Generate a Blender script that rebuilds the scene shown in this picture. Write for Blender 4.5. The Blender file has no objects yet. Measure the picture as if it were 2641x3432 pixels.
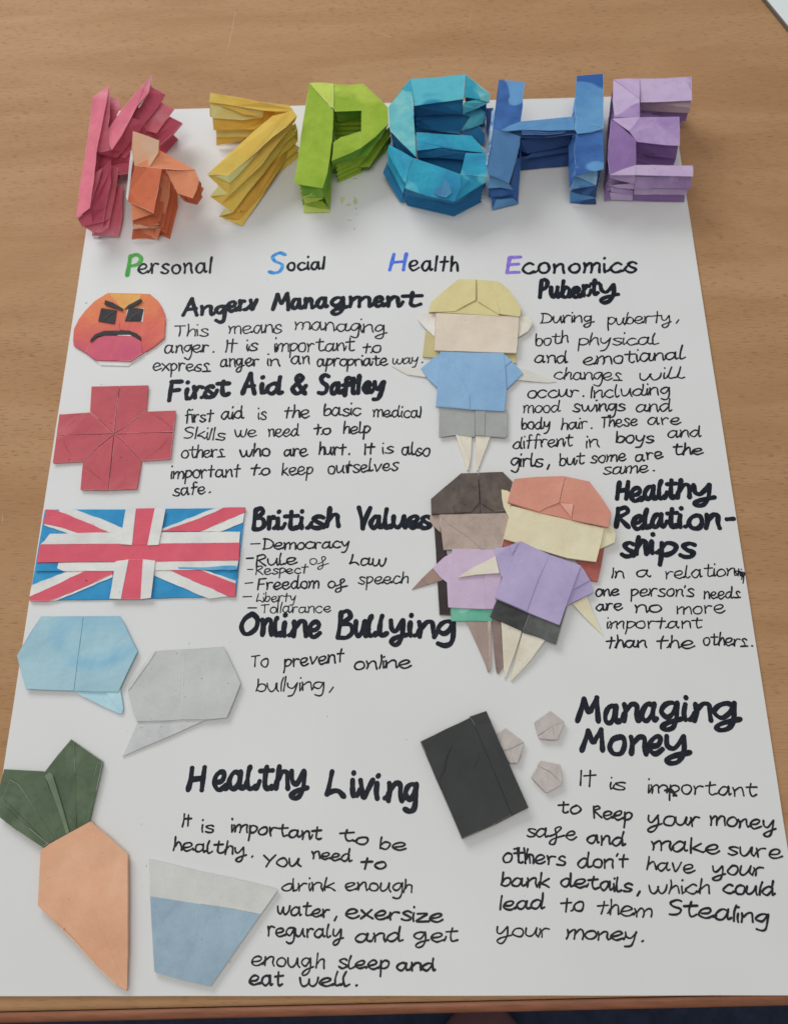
import bpy, bmesh, math, random
from mathutils import Vector, Matrix, noise
random.seed(7)
SC = bpy.context.scene
COL = SC.collection

# ---------------------------------------------------------------- camera
CAM = Vector((0.23353624, 0.02773096, 0.54182069))
ROT = Matrix(((0.99941513, 0.0159457, 0.03025103),
              (-0.00257727, 0.91723433, -0.39833972),
              (-0.03409909, 0.39802878, 0.91673897)))
F = 3266.28; PW, PH = 2641.0, 3432.0
cd = bpy.data.cameras.new('camera')
cam = bpy.data.objects.new('camera', cd); COL.objects.link(cam)
M4 = ROT.to_4x4(); M4.translation = CAM
cam.matrix_world = M4
cd.sensor_fit = 'VERTICAL'; cd.sensor_height = 24.0
cd.lens = 24.0 * F / PH
cd.clip_start = 0.01; cd.clip_end = 50
cd.dof.use_dof = True
cd.dof.focus_distance = 0.56; cd.dof.aperture_fstop = 9.0
SC.camera = cam

# ---------------------------------------------------------------- light (indoor, soft window light)
w = bpy.data.worlds.new("World"); SC.world = w; w.use_nodes = True
bg = w.node_tree.nodes['Background']
bg.inputs[0].default_value = (0.92, 0.96, 1.0, 1); bg.inputs[1].default_value = 0.31
def area(name, loc, target, size, sy, energy, colr):
    l = bpy.data.lights.new(name, 'AREA'); l.shape = 'RECTANGLE'; l.size = size; l.size_y = sy
    l.energy = energy; l.color = colr
    o = bpy.data.objects.new(name, l); COL.objects.link(o); o.location = loc
    o.rotation_euler = (Vector(target) - Vector(loc)).to_track_quat('-Z', 'Y').to_euler()
    return o
area('window_light', (-0.75, 1.75, 1.15), (0.2, 0.35, 0), 1.3, 0.9, 21.5, (0.95, 0.98, 1.0))
area('room_light', (0.1, -0.1, 2.2), (0.2, 0.3, 0), 1.2, 1.2, 14.8, (1.0, 0.95, 0.88))
SC.view_settings.view_transform = 'Standard'; SC.view_settings.look = 'None'
SC.view_settings.gamma = 1; SC.view_settings.exposure = 0.0

# ---------------------------------------------------------------- geometry helpers
def pix(px, py, z=0.0):
    "point of the world at height z (metres) seen at photo pixel px,py"
    d = ROT @ Vector((px - PW/2, -(py - PH/2), -F))
    t = (z - CAM.z) / d.z
    return CAM + d * t
REG = {  # origin and scale of the enlarged crops the coordinates were read from
 'a': (0, 840, 2.0012), 'b': (700, 840, 2.0012), 'c': (1300, 840, 2.0012), 'd': (1800, 840, 2.0012),
 'e': (0, 1640, 2.0012), 'f': (700, 1640, 2.0012), 'g': (1300, 1540, 2.0012), 'h': (1800, 1540, 2.0012),
 'i': (0, 2440, 2.0012), 'j': (500, 2500, 2.0012), 'k': (1300, 2300, 2.0012), 'l': (1800, 2300, 2.0012),
 'A': (200, 200, 2.10125), 'B': (900, 200, 2.10125), 'C': (1600, 200, 2.10125), 's': (0, 0, 1.0)}
def rp(r, x, y, mm=0.0):
    ox, oy, s = REG[r]
    return pix(ox + x/s, oy + y/s, mm*0.001)

def lin(c):
    c /= 255.0
    return c/12.92 if c <= 0.04045 else ((c+0.055)/1.055)**2.4
def alb(rgb, gain=0.70):
    return tuple(min(0.86, max(0.004, lin(v)/gain)) for v in rgb) + (1,)

class NT:
    def __init__(s, name):
        s.m = bpy.data.materials.new(name); s.m.use_nodes = True
        s.t = s.m.node_tree; s.b = s.t.nodes['Principled BSDF']
    def n(s, typ, **kw):
        nd = s.t.nodes.new(typ)
        for k, v in kw.items():
            if k.startswith('i_'):
                nd.inputs[k[2:].replace('_', ' ')].default_value = v
            else: setattr(nd, k, v)
        return nd
    def l(s, a, b): s.t.links.new(a, b)
    def coord(s, scale=(1, 1, 1), rot=(0, 0, 0), loc=(0, 0, 0)):
        c = s.n('ShaderNodeTexCoord'); m = s.n('ShaderNodeMapping')
        m.inputs['Scale'].default_value = scale; m.inputs['Rotation'].default_value = rot
        m.inputs['Location'].default_value = loc
        s.l(c.outputs['Object'], m.inputs['Vector']); return m.outputs['Vector']
    def noise(s, vec, scale, detail=4, rough=0.55, dist=0.0):
        nd = s.n('ShaderNodeTexNoise'); nd.inputs['Scale'].default_value = scale
        nd.inputs['Detail'].default_value = detail; nd.inputs['Roughness'].default_value = rough
        nd.inputs['Distortion'].default_value = dist
        s.l(vec, nd.inputs['Vector']); return nd.outputs['Fac']
    def ramp(s, fac, stops):
        r = s.n('ShaderNodeValToRGB'); e = r.color_ramp.elements
        while len(e) < len(stops): e.new(0.5)
        for q, (p, c) in zip(e, stops):
            q.position = p; q.color = c if len(c) == 4 else tuple(c)+(1,)
        s.l(fac, r.inputs[0]); return r.outputs[0]
    def mix(s, fac, a, b, mode='MIX'):
        m = s.n('ShaderNodeMix', data_type='RGBA', blend_type=mode)
        for inp, v in ((m.inputs[0], fac), (m.inputs[6], a), (m.inputs[7], b)):
            if hasattr(v, 'links'): s.l(v, inp)
            else: inp.default_value = v
        return m.outputs[2]
    def bump(s, h, dist, strength=1.0, prev=None):
        b = s.n('ShaderNodeBump'); b.inputs['Distance'].default_value = dist
        b.inputs['Strength'].default_value = strength
        s.l(h, b.inputs['Height'])
        if prev is not None: s.l(prev, b.inputs['Normal'])
        return b.outputs[0]

MATS = {}
def mute(c, k=0.10):
    g = 0.3*c[0]+0.59*c[1]+0.11*c[2]
    return tuple(q+(g-q)*k for q in c)
def paint(name, c1, c2=None, c3=None, patch=45, speck=0.5, rough=0.75, loc=(0, 0, 0), crumple=1.0, soft=0.0, mottle=0.22, wear=0.6):
    "watercolour on folded paper: washes between c1 and c2, pools of c3, grime specks"
    if name in MATS: return MATS[name]
    s = NT(name); v = s.coord(loc=loc)
    c2 = c2 or tuple(int(q*0.93) for q in c1)
    c1 = mute(c1); c2 = mute(c2); c3 = mute(c3) if c3 else None
    f1 = s.noise(v, patch, 5, 0.6, 0.6)
    a, b = (0.38, 0.62) if soft == 0 else (0.3, 0.7)
    colr = s.ramp(f1, [(a, alb(c1)), (b, alb(c2))])
    if c3:
        f2 = s.noise(v, patch*0.55, 3, 0.5, 1.0)
        k = s.ramp(f2, [(0.56, (0, 0, 0)), (0.60 if not soft else 0.72, (1, 1, 1))])
        colr = s.mix(k, colr, alb(c3))
    fg = s.noise(v, 900, 3, 0.7)
    colr = s.mix(0.14, colr, s.ramp(fg, [(0.3, (0.62, 0.62, 0.62)), (0.7, (1, 1, 1))]), 'MULTIPLY')
    fm = s.noise(v, 170, 5, 0.65, 0.4)
    colr = s.mix(mottle, colr, s.ramp(fm, [(0.3, (0.72, 0.72, 0.72)), (0.55, (1, 1, 1))]), 'MULTIPLY')
    fs = s.noise(v, 330, 2, 0.5)
    colr = s.mix(s.ramp(fs, [(0.735, (0, 0, 0)), (0.76, (speck, speck, speck))]), colr, (0.06, 0.045, 0.05, 1))
    s.l(colr, s.b.inputs['Base Color'])
    s.b.inputs['Roughness'].default_value = rough
    s.b.inputs['Specular IOR Level'].default_value = 0.35
    h1 = s.noise(v, 24, 2, 0.45); h2 = s.noise(v, 1400, 2, 0.6)
    nrm = s.bump(h1, 0.0042*crumple, 1.0); nrm = s.bump(h2, 0.00012, 0.8, nrm)
    s.l(nrm, s.b.inputs['Normal'])
    s.m['pale'] = [c1[0]*.55+215*.45, c1[1]*.55+212*.45, c1[2]*.55+208*.45]
    MATS[name] = s.m; return s.m

def set_props(o, label=None, cat=None, group=None, kind=None):
    if label: o['label'] = label
    if cat: o['category'] = cat
    if group: o['group'] = group
    if kind: o['kind'] = kind
    return o
def empty(name, loc, label, cat, group=None):
    o = bpy.data.objects.new(name, None); COL.objects.link(o); o.location = loc
    o.empty_display_size = 0.02
    return set_props(o, label, cat, group)
def link_mesh(name, verts, faces, mat, parent=None, smooth=False):
    me = bpy.data.meshes.new(name)
    if parent is not None:
        off = Vector(parent_loc(parent)); verts = [Vector(v) - off for v in verts]
    me.from_pydata([tuple(v) for v in verts], [], faces); me.update()
    if mat: me.materials.append(mat)
    if smooth:
        for p in me.polygons: p.use_smooth = True
    o = bpy.data.objects.new(name, me); COL.objects.link(o)
    if parent is not None: o.parent = parent
    return o
def parent_loc(p):
    v = Vector((0, 0, 0))
    while p is not None:
        v += p.location; p = p.parent
    return v

def outline(pts, jit, step):
    "subdivide the outline and roughen it slightly, as hand-cut and hand-folded paper is"
    out = []
    n = len(pts)
    for i in range(n):
        a, b = pts[i], pts[(i+1) % n]
        L = (b-a).length; k = max(1, int(L/step))
        d = (b-a).normalized() if L > 0 else Vector((1, 0, 0)); nr = Vector((-d.y, d.x, 0))
        for j in range(k):
            p = a.lerp(b, j/k)
            if j: p = p + nr*random.uniform(-jit, jit)
            out.append(p)
    return out
def panel(name, pts, mat, parent, thick=0.5, jit=0.12, step=0.007, bevel=0.18, lift=0.0, worn=0.0):
    "a folded paper panel: pts are world points of its upper face; thick in mm"
    pts = [Vector(p) + Vector((0, 0, lift*0.001)) for p in pts]
    pts = outline(pts, jit*0.001, step)
    n = len(pts); t = Vector((0, 0, thick*0.001))
    area2 = sum(pts[i].x*pts[(i+1) % n].y - pts[(i+1) % n].x*pts[i].y for i in range(n))
    if area2 < 0: pts.reverse()
    verts = pts + [p - t for p in pts]
    faces = [list(range(n)), list(range(2*n-1, n-1, -1))]
    faces += [[i, n+i, n+(i+1) % n, (i+1) % n] for i in range(n)]
    nf = len(faces); run = 0
    if worn and n > 3:
        cen = sum(pts, Vector())/n
        for i in range(n):
            if run <= 0 and random.random() < worn: run = random.randint(1, 5)
            if run <= 0: continue
            run -= 1
            a, b = pts[i], pts[(i+1) % n]; d = (b-a)
            if d.length < 1e-4: continue
            nr = Vector((-d.y, d.x, 0)); 
            if nr.length < 1e-7: continue
            nr.normalize(); wd = random.uniform(.00012, .00034); slope = (cen.z-a.z)/max(1e-4, (cen-a).length)
            up = Vector((0, 0, .00012)); k0 = len(verts)
            verts += [a+up+nr*.00003, b+up+nr*.00003, b+up+nr*wd+Vector((0, 0, slope*wd)), a+up+nr*wd*.8+Vector((0, 0, slope*wd))]
            faces.append([k0, k0+1, k0+2, k0+3])
    o = link_mesh(name, verts, faces, mat, parent)
    if worn and len(faces) > nf:
        key = 'rubbed_' + mat.name
        if key not in MATS:
            pm = NT(key); q = mat.get('pale', [200, 200, 196]); pm.b.inputs['Base Color'].default_value = alb(tuple(q)); pm.b.inputs['Roughness'].default_value = .85; MATS[key] = pm.m
        o.data.materials.append(MATS[key])
        for f in list(o.data.polygons)[nf:]: f.material_index = 1
    if bevel:
        m = o.modifiers.new('edge', 'BEVEL'); m.width = bevel*0.001; m.segments = 2; m.limit_method = 'ANGLE'
        m.angle_limit = math.radians(50)
    return o
def PN(name, r, pts, h, mat, parent, thick=0.5, **kw):
    kw.setdefault('worn', .05)
    "panel from crop coordinates; h one height (mm) or one per vertex"
    hs = h if isinstance(h, (list, tuple)) else [h]*len(pts)
    return panel(name, [rp(r, x, y, hh) for (x, y), hh in zip(pts, hs)], mat, parent, thick, **kw)
def base_of(r, x, y): 
    p = rp(r, x, y, 0); return (p.x, p.y, 0)

# ================================================================= THE SETTING
# ---- table
s = NT('beech_veneer')
v = s.coord(rot=(0, 0, math.radians(-3)), scale=(1, 1, 1))
vx = s.coord(scale=(3.0, 16.0, 1), rot=(0, 0, math.radians(-3)))
wash = s.noise(vx, 1.6, 5, 0.6, 0.8)
colr = s.ramp(wash, [(0.25, alb((146, 110, 76), 0.72)), (0.5, alb((157, 121, 87), 0.72)), (0.75, alb((166, 131, 97), 0.72))])
fine = s.noise(s.coord(scale=(40, 900, 1), rot=(0, 0, math.radians(-3))), 1.0, 3, 0.6)
colr = s.mix(0.30, colr, s.ramp(fine, [(0.3, (0.80, 0.78, 0.76)), (0.65, (1, 1, 1))]), 'MULTIPLY')
fl = s.noise(s.coord(scale=(150, 1300, 1), rot=(0, 0, math.radians(-3))), 1.0, 1, 0.4)
zone = s.noise(s.coord(scale=(4, 9, 1)), 1.0, 2, 0.5)
flm = s.n('ShaderNodeMath', operation='MULTIPLY')
s.l(s.ramp(fl, [(0.61, (0, 0, 0)), (0.66, (1, 1, 1))]), flm.inputs[0])
s.l(s.ramp(zone, [(0.32, (0.25, .25, .25)), (0.6, (0.6, .6, .6))]), flm.inputs[1])
colr = s.mix(flm.outputs[0], colr, alb((112, 78, 52), 0.66))
s.l(colr, s.b.inputs['Base Color']); s.b.inputs['Roughness'].default_value = 0.6
s.b.inputs['Specular IOR Level'].default_value = 0.13
s.l(s.bump(fine, 0.00008, 0.5), s.b.inputs['Normal'])
WOOD = s.m
ZT = -1.3           # table top height in mm (poster's upper face is z = 0)
table = empty('desk', (0.25, 0.3, ZT*0.001), 'light beech desk carrying the poster, seen close up with its front edge', 'desk')
eL = pix(0, 3391, ZT*0.001); eR = pix(2142, 3342, ZT*0.001); dE = (eR-eL).normalized()
eL = eL - dE*0.5; eR = eR + dE*0.6; nE = Vector((dE.y, -dE.x, 0))     # outward (towards viewer)
back = -nE*1.25
prof_top = [(0.0, 0.0), (0.0009, -0.00015), (0.0016, -0.0007), (0.0019, -0.0016)]
def extrude_profile(name, prof, mat, parent, z0):
    verts = []; 
    for e in (eL, eR):
        for (o_, z_) in prof: q = e + nE*o_; verts.append(Vector((q.x, q.y, z0+z_)))
    n = len(prof); faces = [[i, i+1, n+i+1, n+i] for i in range(n-1)]
    return link_mesh(name, verts, faces, mat, parent, smooth=True)
# slab: top + rounded front lip + underside
z0 = ZT*0.001
TL_, TR_ = eL - nE*1.2, eR - nE*1.2
prof = [(-1.2, 0.0), (-0.0026, 0.0), (-0.0012, -0.0001), (-0.0004, -0.0006), (0.0, -0.0014), (0.0, -0.020), (-1.2, -0.020)]
extrude_profile('tabletop', prof, WOOD, table, z0)
s = NT('brown_lacquered_edge'); vv = s.coord(scale=(8, 60, 60))
c_ = s.ramp(s.noise(vv, 6, 4, 0.6), [(0.3, alb((112, 66, 42))), (0.7, alb((140, 88, 60)))])
s.l(c_, s.b.inputs['Base Color']); s.b.inputs['Roughness'].default_value = 0.45
prof = [(0.0004, -0.0016), (0.0012, -0.0012), (0.0044, -0.0024), (0.0054, -0.0040), (0.0054, -0.022), (0.0004, -0.022)]
extrude_profile('edge_moulding', prof, s.m, table, z0)
# scratches in the varnish
scr = NT('pale_scratch'); scr.b.inputs['Base Color'].default_value = alb((176, 144, 108), .70); scr.b.inputs['Roughness'].default_value = 0.6
def strip(name, r, pts, wmm, z, mat, parent):
    P = [rp(r, x, y, z) for x, y in pts]; V = []; Fc = []
    for i, p in enumerate(P):
        a = P[max(0, i-1)]; b = P[min(len(P)-1, i+1)]; d = (b-a).normalized(); nr = Vector((-d.y, d.x, 0))
        ww = wmm*0.0005*(0.2 if i in (0, len(P)-1) else 1)
        V += [p+nr*ww, p-nr*ww]
        if i: Fc.append([2*i-2, 2*i-1, 2*i+1, 2*i])
    return link_mesh(name, V, Fc, mat, parent)
for pts, wd in [([(795, 0), (784, 70), (770, 140), (757, 205)], .35), ([(1222, 90), (1260, 105), (1310, 125), (1400, 150)], .3),
            ([(1040, 222), (1062, 240), (1075, 252)], .35), ([(1590, 0), (1575, 60), (1572, 110)], .25), ([(1560, 225), (1620, 240), (1680, 262)], .3),
            ([(8, 1715), (10, 1740), (9, 1760)], .4), ([(20, 2060), (18, 2100)], .25), ([(240, 520), (244, 560), (246, 600)], .2)]:
    strip('scratch', 's', pts, wd, ZT+0.06, scr.m, table)

# ---- floor, far below the desk's edge
s = NT('navy_carpet'); vv = s.coord()
s.l(s.ramp(s.noise(vv, 60, 5, 0.7), [(0.3, alb((24, 30, 46))), (0.7, alb((38, 46, 66)))]), s.b.inputs['Base Color'])
s.b.inputs['Roughness'].default_value = 0.95
fz = -0.74
fl_ = link_mesh('floor', [(-4, -3, fz), (5, -3, fz), (5, 4, fz), (-4, 4, fz)], [[0, 1, 2, 3]], s.m)
set_props(fl_, kind='structure')
# ---- unidentified rounded shape below the desk edge, given a made-up footwear form
s = NT('maroon_suede'); vv = s.coord()
s.l(s.ramp(s.noise(vv, 22, 4), [(0.35, alb((80, 52, 52))), (0.65, alb((104, 70, 72)))]), s.b.inputs['Base Color']); s.b.inputs['Roughness'].default_value = .8
p0 = pix(1620, 3560, fz+0.05)
shoe_stand_in = empty('shoe_stand_in', (p0.x, p0.y, fz), 'unidentified dark maroon rounded shape under the desk edge, given a made-up footwear form', 'shoe_stand_in')
def loft(name, rings, mat, parent):
    V = []; Fc = []; n = len(rings[0])
    for r_ in rings: V += r_
    for i in range(len(rings)-1):
        for j in range(n): Fc.append([i*n+j, i*n+(j+1) % n, (i+1)*n+(j+1) % n, (i+1)*n+j])
    Fc.append(list(range(n))[::-1]); Fc.append([(len(rings)-1)*n+j for j in range(n)])
    return link_mesh(name, V, Fc, mat, parent, smooth=True)
def shoe_ring(y, hw, hh, zc):
    return [Vector((p0.x+hw*math.cos(a), p0.y+y, fz+zc+max(-zc*0.9, hh*math.sin(a)))) for a in [2*math.pi*k/20 for k in range(20)]]
loft('upper', [shoe_ring(0.055-0.0, 0.008, 0.008, 0.035), shoe_ring(0.05, 0.028, 0.018, 0.035), shoe_ring(0.035, 0.042, 0.027, 0.038), shoe_ring(0.0, 0.052, 0.036, 0.042),
      shoe_ring(-0.06, 0.050, 0.046, 0.05), shoe_ring(-0.12, 0.043, 0.055, 0.06), shoe_ring(-0.2, 0.038, 0.06, 0.066), shoe_ring(-0.23, 0.02, 0.04, 0.06)], s.m, shoe_stand_in)
sl = NT('dark_rubber'); sl.b.inputs['Base Color'].default_value = (0.02, 0.018, 0.02, 1)
ring = [(0.04*math.sin(a)*1.35, 0.145*math.cos(a)-0.09) for a in [2*math.pi*k/24 for k in range(24)]]
loft('sole', [[Vector((p0.x+x, p0.y+y, fz+zz)) for x, y in ring] for zz in (0.001, 0.014)], sl.m, shoe_stand_in)
panel('toe_cap', [Vector((p0.x+0.022*math.cos(a), p0.y+0.012+0.016*math.sin(a), fz+0.080)) for a in [2*math.pi*k/16 for k in range(16)]],
      paint('pinkish_suede', (120, 78, 84)), shoe_stand_in, thick=4, jit=0, bevel=1.0)

# ---- corner of another white board, top right
s = NT('white_board'); s.b.inputs['Base Color'].default_value = alb((196, 202, 202)); s.b.inputs['Roughness'].default_value = .5
c1 = rp('s', 2569, -2, 2); c2 = rp('s', 2646, 92, 2); d_ = (c2-c1).normalized(); nn = Vector((-d_.y, d_.x, 0))
if nn.x < 0: nn = -nn
q1, q2 = c1 - d_*0.25, c2 + d_*0.12
brd = empty('white_board', (q1.x, q1.y, z0), 'corner of a second white sheet lying on the desk, top right', 'sheet')
panel('sheet', [q1, q2, q2+nn*0.3, q1+nn*0.3], s.m, brd, thick=3.0, jit=0, step=1, bevel=.2)
s = NT('dark_edge_strip'); s.b.inputs['Base Color'].default_value = alb((92, 84, 78)); s.b.inputs['Roughness'].default_value = .5  # dark strip along the near edge of the sheet
panel('edge_strip', [q1-nn*0.0014, q2-nn*0.0014, q2-nn*0.00005, q1-nn*0.00005], s.m, brd, thick=2.9, jit=0, step=1, bevel=.1, lift=-0.3)

# ---- the poster card
s = NT('white_card'); v = s.coord()
colr = s.ramp(s.noise(v, 7, 4, 0.5), [(0.35, (0.745, 0.745, 0.735)), (0.65, (0.785, 0.785, 0.775))])
sp = s.noise(v, 210, 2, 0.5)
colr = s.mix(s.ramp(sp, [(0.775, (0, 0, 0)), (0.79, (.55, .55, .55))]), colr, (0.2, 0.2, 0.22, 1))
gr = s.noise(v, 1500, 2, 0.7)
colr = s.mix(0.10, colr, s.ramp(gr, [(0.3, (0.7, 0.7, 0.7)), (0.7, (1, 1, 1))]), 'MULTIPLY')
s.l(colr, s.b.inputs['Base Color']); s.b.inputs['Roughness'].default_value = 0.55; s.b.inputs['Specular IOR Level'].default_value = 0.3
nrm = s.bump(s.noise(v, 5, 2, 0.5), 0.004, 0.6); s.l(s.bump(gr, 0.00005, .6, nrm), s.b.inputs['Normal'])
CARD = s.m
W, H = 0.42, 0.594
poster = panel('poster', [Vector((0, 0, 0)), Vector((W, 0, 0)), Vector((W, H, 0)), Vector((0, H, 0))], CARD, None, thick=1.2, jit=0.08, step=0.02, bevel=.12)
set_props(poster, 'large white handwritten poster with folded paper shapes, lying on the desk', 'poster')

# ================================================================= HANDWRITING
def inkmat(name, rgb, rgb2, rough=0.45, streak=0.5):
    s = NT(name); v = s.coord(scale=(1, 1, 1)); f = s.noise(v, 260, 4, 0.7)
    s.l(s.ramp(f, [(0.35, alb(rgb)), (0.7, alb(rgb2))]), s.b.inputs['Base Color'])
    s.b.inputs['Roughness'].default_value = rough; s.b.inputs['Specular IOR Level'].default_value = 0.12; return s.m
BLK = inkmat('black_marker_ink', (20, 23, 29), (34, 38, 46))
PEN = inkmat('black_pen_ink', (22, 23, 27), (42, 43, 48))
GRN = inkmat('green_marker_ink', (48, 128, 44), (92, 168, 84)); BLU = inkmat('blue_marker_ink', (40, 110, 180), (84, 156, 204))
IND = inkmat('indigo_marker_ink', (58, 88, 190), (88, 124, 204)); PUR = inkmat('violet_marker_ink', (112, 92, 178), (140, 120, 196))
G = {
'a': "8,8 5,10 2,8.5 0,4.5 1,1 4,0 7,4 8,10|8,10 8,3.5 9,.5 10.5,1.5", 'b': "1.5,18 1,9 .5,1|1,4 3,9 6,9.5 8,6.5 7,2 4,0 1,1.5",
'c': "8,8.5 5,10 1.5,7.5 0,3.5 3,0 6,0 8.5,2", 'd': "8,8 5,10 1,7 0,3 3,0 6,2 8,7|9,19 8.3,10 8.2,3 9,.3 11,1.5",
'e': "1,4 6,5 8,8 5.5,10 1.5,8 0,3.5 3,0 6,.2 9.5,2.5", 'f': "7,17.5 5,19 3,16 3,8 2.2,-1|0,9 7,10",
'g': "8,8.5 5,10 1.5,8.5 0,4.5 3,1.5 6,4 8,9.5|8,10 8,0 7,-7 4,-9 .5,-7", 'G': "8,8.5 5,10 1.5,8.5 0,4.5 3,1.5 6,4 8,9.5|8,10 8.2,0 6.5,-7 3,-9 .8,-6.5 4,-2.5 11,.5",
'h': "1.5,19 1,9 .3,0|1,5 4,10 6.5,9 7,5 7.4,0", 'i': "1,9 .8,4 1.6,0|1.2,17 1.4,18", 'I': "1,17 .6,8 0,0",
'k': "1.5,19 1,8 .5,0|8,10 2,4.5 5,3 9,0", 'Q': "0,15 .8,7 1,0|1,13 5,15 7,11.5 1.5,8 5,4.5 9,0", 'l': "2,19 1,9 1,2.5 2.4,0 5,2", 'C': "1.3,19 .8,10 0,0",
'm': "0,10 1,5 .4,0|1,6 4,10 6,9 6.3,4 6,0|6.3,6 9.5,10 12,9 12.3,4 12.6,0", 'n': "0,10 .9,5 .5,0|1,6 4.2,10 7,9 7.3,4 8.2,0",
'o': "4.5,10 1.4,8.3 0,4 2.2,.2 6,.2 8.2,4.4 7,9 4.3,10", 'p': "1,10 1,0 .3,-9|1,7 4,10 8,8 7.3,3.5 3.5,.8 1,2", 'r': "0,10 1,5 1,0|1,6 3.6,10 7,9.4",
's': "7.4,8.8 4.5,10.2 1.2,8.2 3.4,5.4 7,3 5.6,.2 2.6,-.2 0,1.2", 'Z': "7.4,8.8 4.5,10.2 2,8.2 4.4,5.4 5.6,1.2 0,0!|0,0 9,.5",
't': "4.2,17 3.8,8 4,2 5.8,0 8.5,1.8|0,11 8.6,12", 'X': "4.4,17 3.9,8 3.2,0|0,9.5 8,10.5", 'u': "0,10 .3,3 3,0 6,3 8,10|8,10 8,3 9.6,0",
'v': "0,10 1.5,4 3,0 5,4 8,10.5", 'w': "0,10 .8,2.5 3,0 5.2,3 6.4,8.5|6.4,8.5 7,2 9.4,0 12,4 13,10.5", 'x': "0,10 4,5 8.5,0|8,10 4,5 0,0",
'y': "0,10 .8,5 4,3 8,10|8,10 6.5,0 4,-7 0,-8", 'J': "0,10 .8,4.5 4,3 8,10|8,10 8.2,1 6.2,-7 3,-9 1,-6.2 4,-2.5 11,.5", 'z': "0,9.5 8,10 4,5 0,0 8.5,.3",
'K': "-1,2 4,5 8.5,11 7,15 4,12 4.5,4 4.5,-4 2.5,-8 -1,-7 0,-3 5,0 12,3", 'q': "",
'A': "0,0 3.5,10 7,18.5|7,18.5 9,9 12,0|2,6.3 11,7.3", 'B': "1,17 .6,8 0,0|1,16 6,18 8.2,14 2,9.6|2,9.6 8.5,8.5 10,3.5 6,0 0,.2",
'D': "2,16.5 1.6,8 1,0|0,16 7,15 11,9 8,2.3 0,0", 'E': "9,16.6 1,16!|1,16.3 .4,8 0,0|0,.3 9,.8|.8,8.6 8,9.2", 'F': "1.4,17 .8,8 0,0|1,16.6 9.5,17|1,8.5 8,9.5",
'H': "2,17 1,8 0,0|11,17.5 10.4,9 10,0|1,8 10.6,9.2", 'L': "2,17 1,8 0,1|0,1 3,3.2 6,3 9,-.5", 'M': "0,0 1.8,9 3.2,17|3.2,17 6,8 7,7.5 8,9 11,18|11,18 12,9 12.6,0",
'N': "0,16 0,5 .3,0|.3,4 3.5,9.5 6,8 7,0", 'O': "7,18 2.5,14 0,7 2,.6 6,0 10.5,5 11,13 7.2,18 6,17.8", 'P': "1,17 .5,8 0,0|.6,15.5 5,18 9,15.2 7.4,10 1,7.8",
'R': "1,16.5 .6,8 0,0|.8,15.5 6,17.5 8.4,13.5 1.5,8.6|1.5,8.6 5,5 9.5,0", 'S': "9,16 5.5,17.6 1.4,14.5 3,10.4 7.8,7.2 7,1.8 3.4,0 0,1", 'T': "4.6,16 4.4,8 4,0|0,15.6 9.6,16.6",
'V': "0,17 3,8 4.6,0|4.6,0 7,9 10,17", 'Y': "0,16 4.4,8.4|9.5,17 5,8 1.6,-1", '&': "10,0 4,9 2.4,13.6 5,17 7.6,14 3,9 0,4.5 3,0 7,1.6 10.5,7", '.': "0,.2 .9,.9", ',': "2.6,2.5 0,-3.4", '-': "0,6 5,6.4", "'": "1,17.5 0,13.5"}
def parse(ch):
    out = []
    for st in G[ch].split('|'):
        st = st.replace('!', '')
        if st: out.append([tuple(float(q) for q in p.split(',')) for p in st.split()])
    return out
GP = {k: parse(k) for k in G}
def ext(ch):
    xs = [p[0] for st in GP[ch] for p in st]; return min(xs), max(xs)
def spline(P, n=6):
    if len(P) < 3:
        return [tuple(P[0][k]+(P[-1][k]-P[0][k])*t/3 for k in (0, 1)) for t in range(4)]
    Q = [P[0]] + P + [P[-1]]; out = []
    for i in range(1, len(Q)-2):
        p0_, p1, p2, p3 = Q[i-1], Q[i], Q[i+1], Q[i+2]
        for j in range(n):
            t = j/n
            out.append(tuple(0.5*((2*p1[k]) + (-p0_[k]+p2[k])*t + (2*p0_[k]-5*p1[k]+4*p2[k]-p3[k])*t*t + (-p0_[k]+3*p1[k]-3*p2[k]+p3[k])*t**3) for k in (0, 1)))
    out.append(P[-1]); return out
class Ink:
    "collects pen strokes lying on the card and links them as one mesh"
    def __init__(s): s.V = []; s.F = []; s.z = 0.03
    def stroke(s, P, wmm):
        P = [Vector((p[0], p[1])) for p in P]
        hw = wmm*0.0005; ph = random.uniform(0, 9); n = len(P); s.z += 0.004
        wmm = wmm
        z0_ = s.z; base = len(s.V); L = []
        for i, p in enumerate(P):
            a = P[max(0, i-1)]; b = P[min(n-1, i+1)]; d = (b-a)
            d = d.normalized() if d.length > 1e-9 else Vector((1, 0)); nr = Vector((-d.y, d.x))
            k = hw*(1 + 0.10*math.sin(ph+i*0.5) + 0.08*math.sin(ph*2+i*.17) + random.uniform(-.05, .05))
            zz = (z0_ + 0.012*i/n)*0.001
            s.V += [Vector((p.x+nr.x*k, p.y+nr.y*k, zz)), Vector((p.x-nr.x*k, p.y-nr.y*k, zz))]
            if i: s.F.append([base+2*i-2, base+2*i-1, base+2*i+1, base+2*i])
        for (p, q, sg, i) in ((P[0], P[1], -1, 0), (P[-1], P[-2], -1, n-1)):
            d = (p-q); d = d.normalized() if d.length > 1e-9 else Vector((1, 0)); an = math.atan2(d.y, d.x)
            b0 = len(s.V); zz = (z0_ + 0.012*i/n + 0.002)*0.001
            for j in range(12):
                t = an + 2*math.pi*j/12; s.V.append(Vector((p.x+hw*0.98*math.cos(t), p.y+hw*0.98*math.sin(t), zz)))
            s.F.append([b0+j for j in range(12)])
        s.z = min(s.z, 0.16)
    def build(s, name, mat, parent, label=None):
        o = link_mesh(name, s.V, s.F, mat, parent)
        if label: o['label'] = label
        return o
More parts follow.
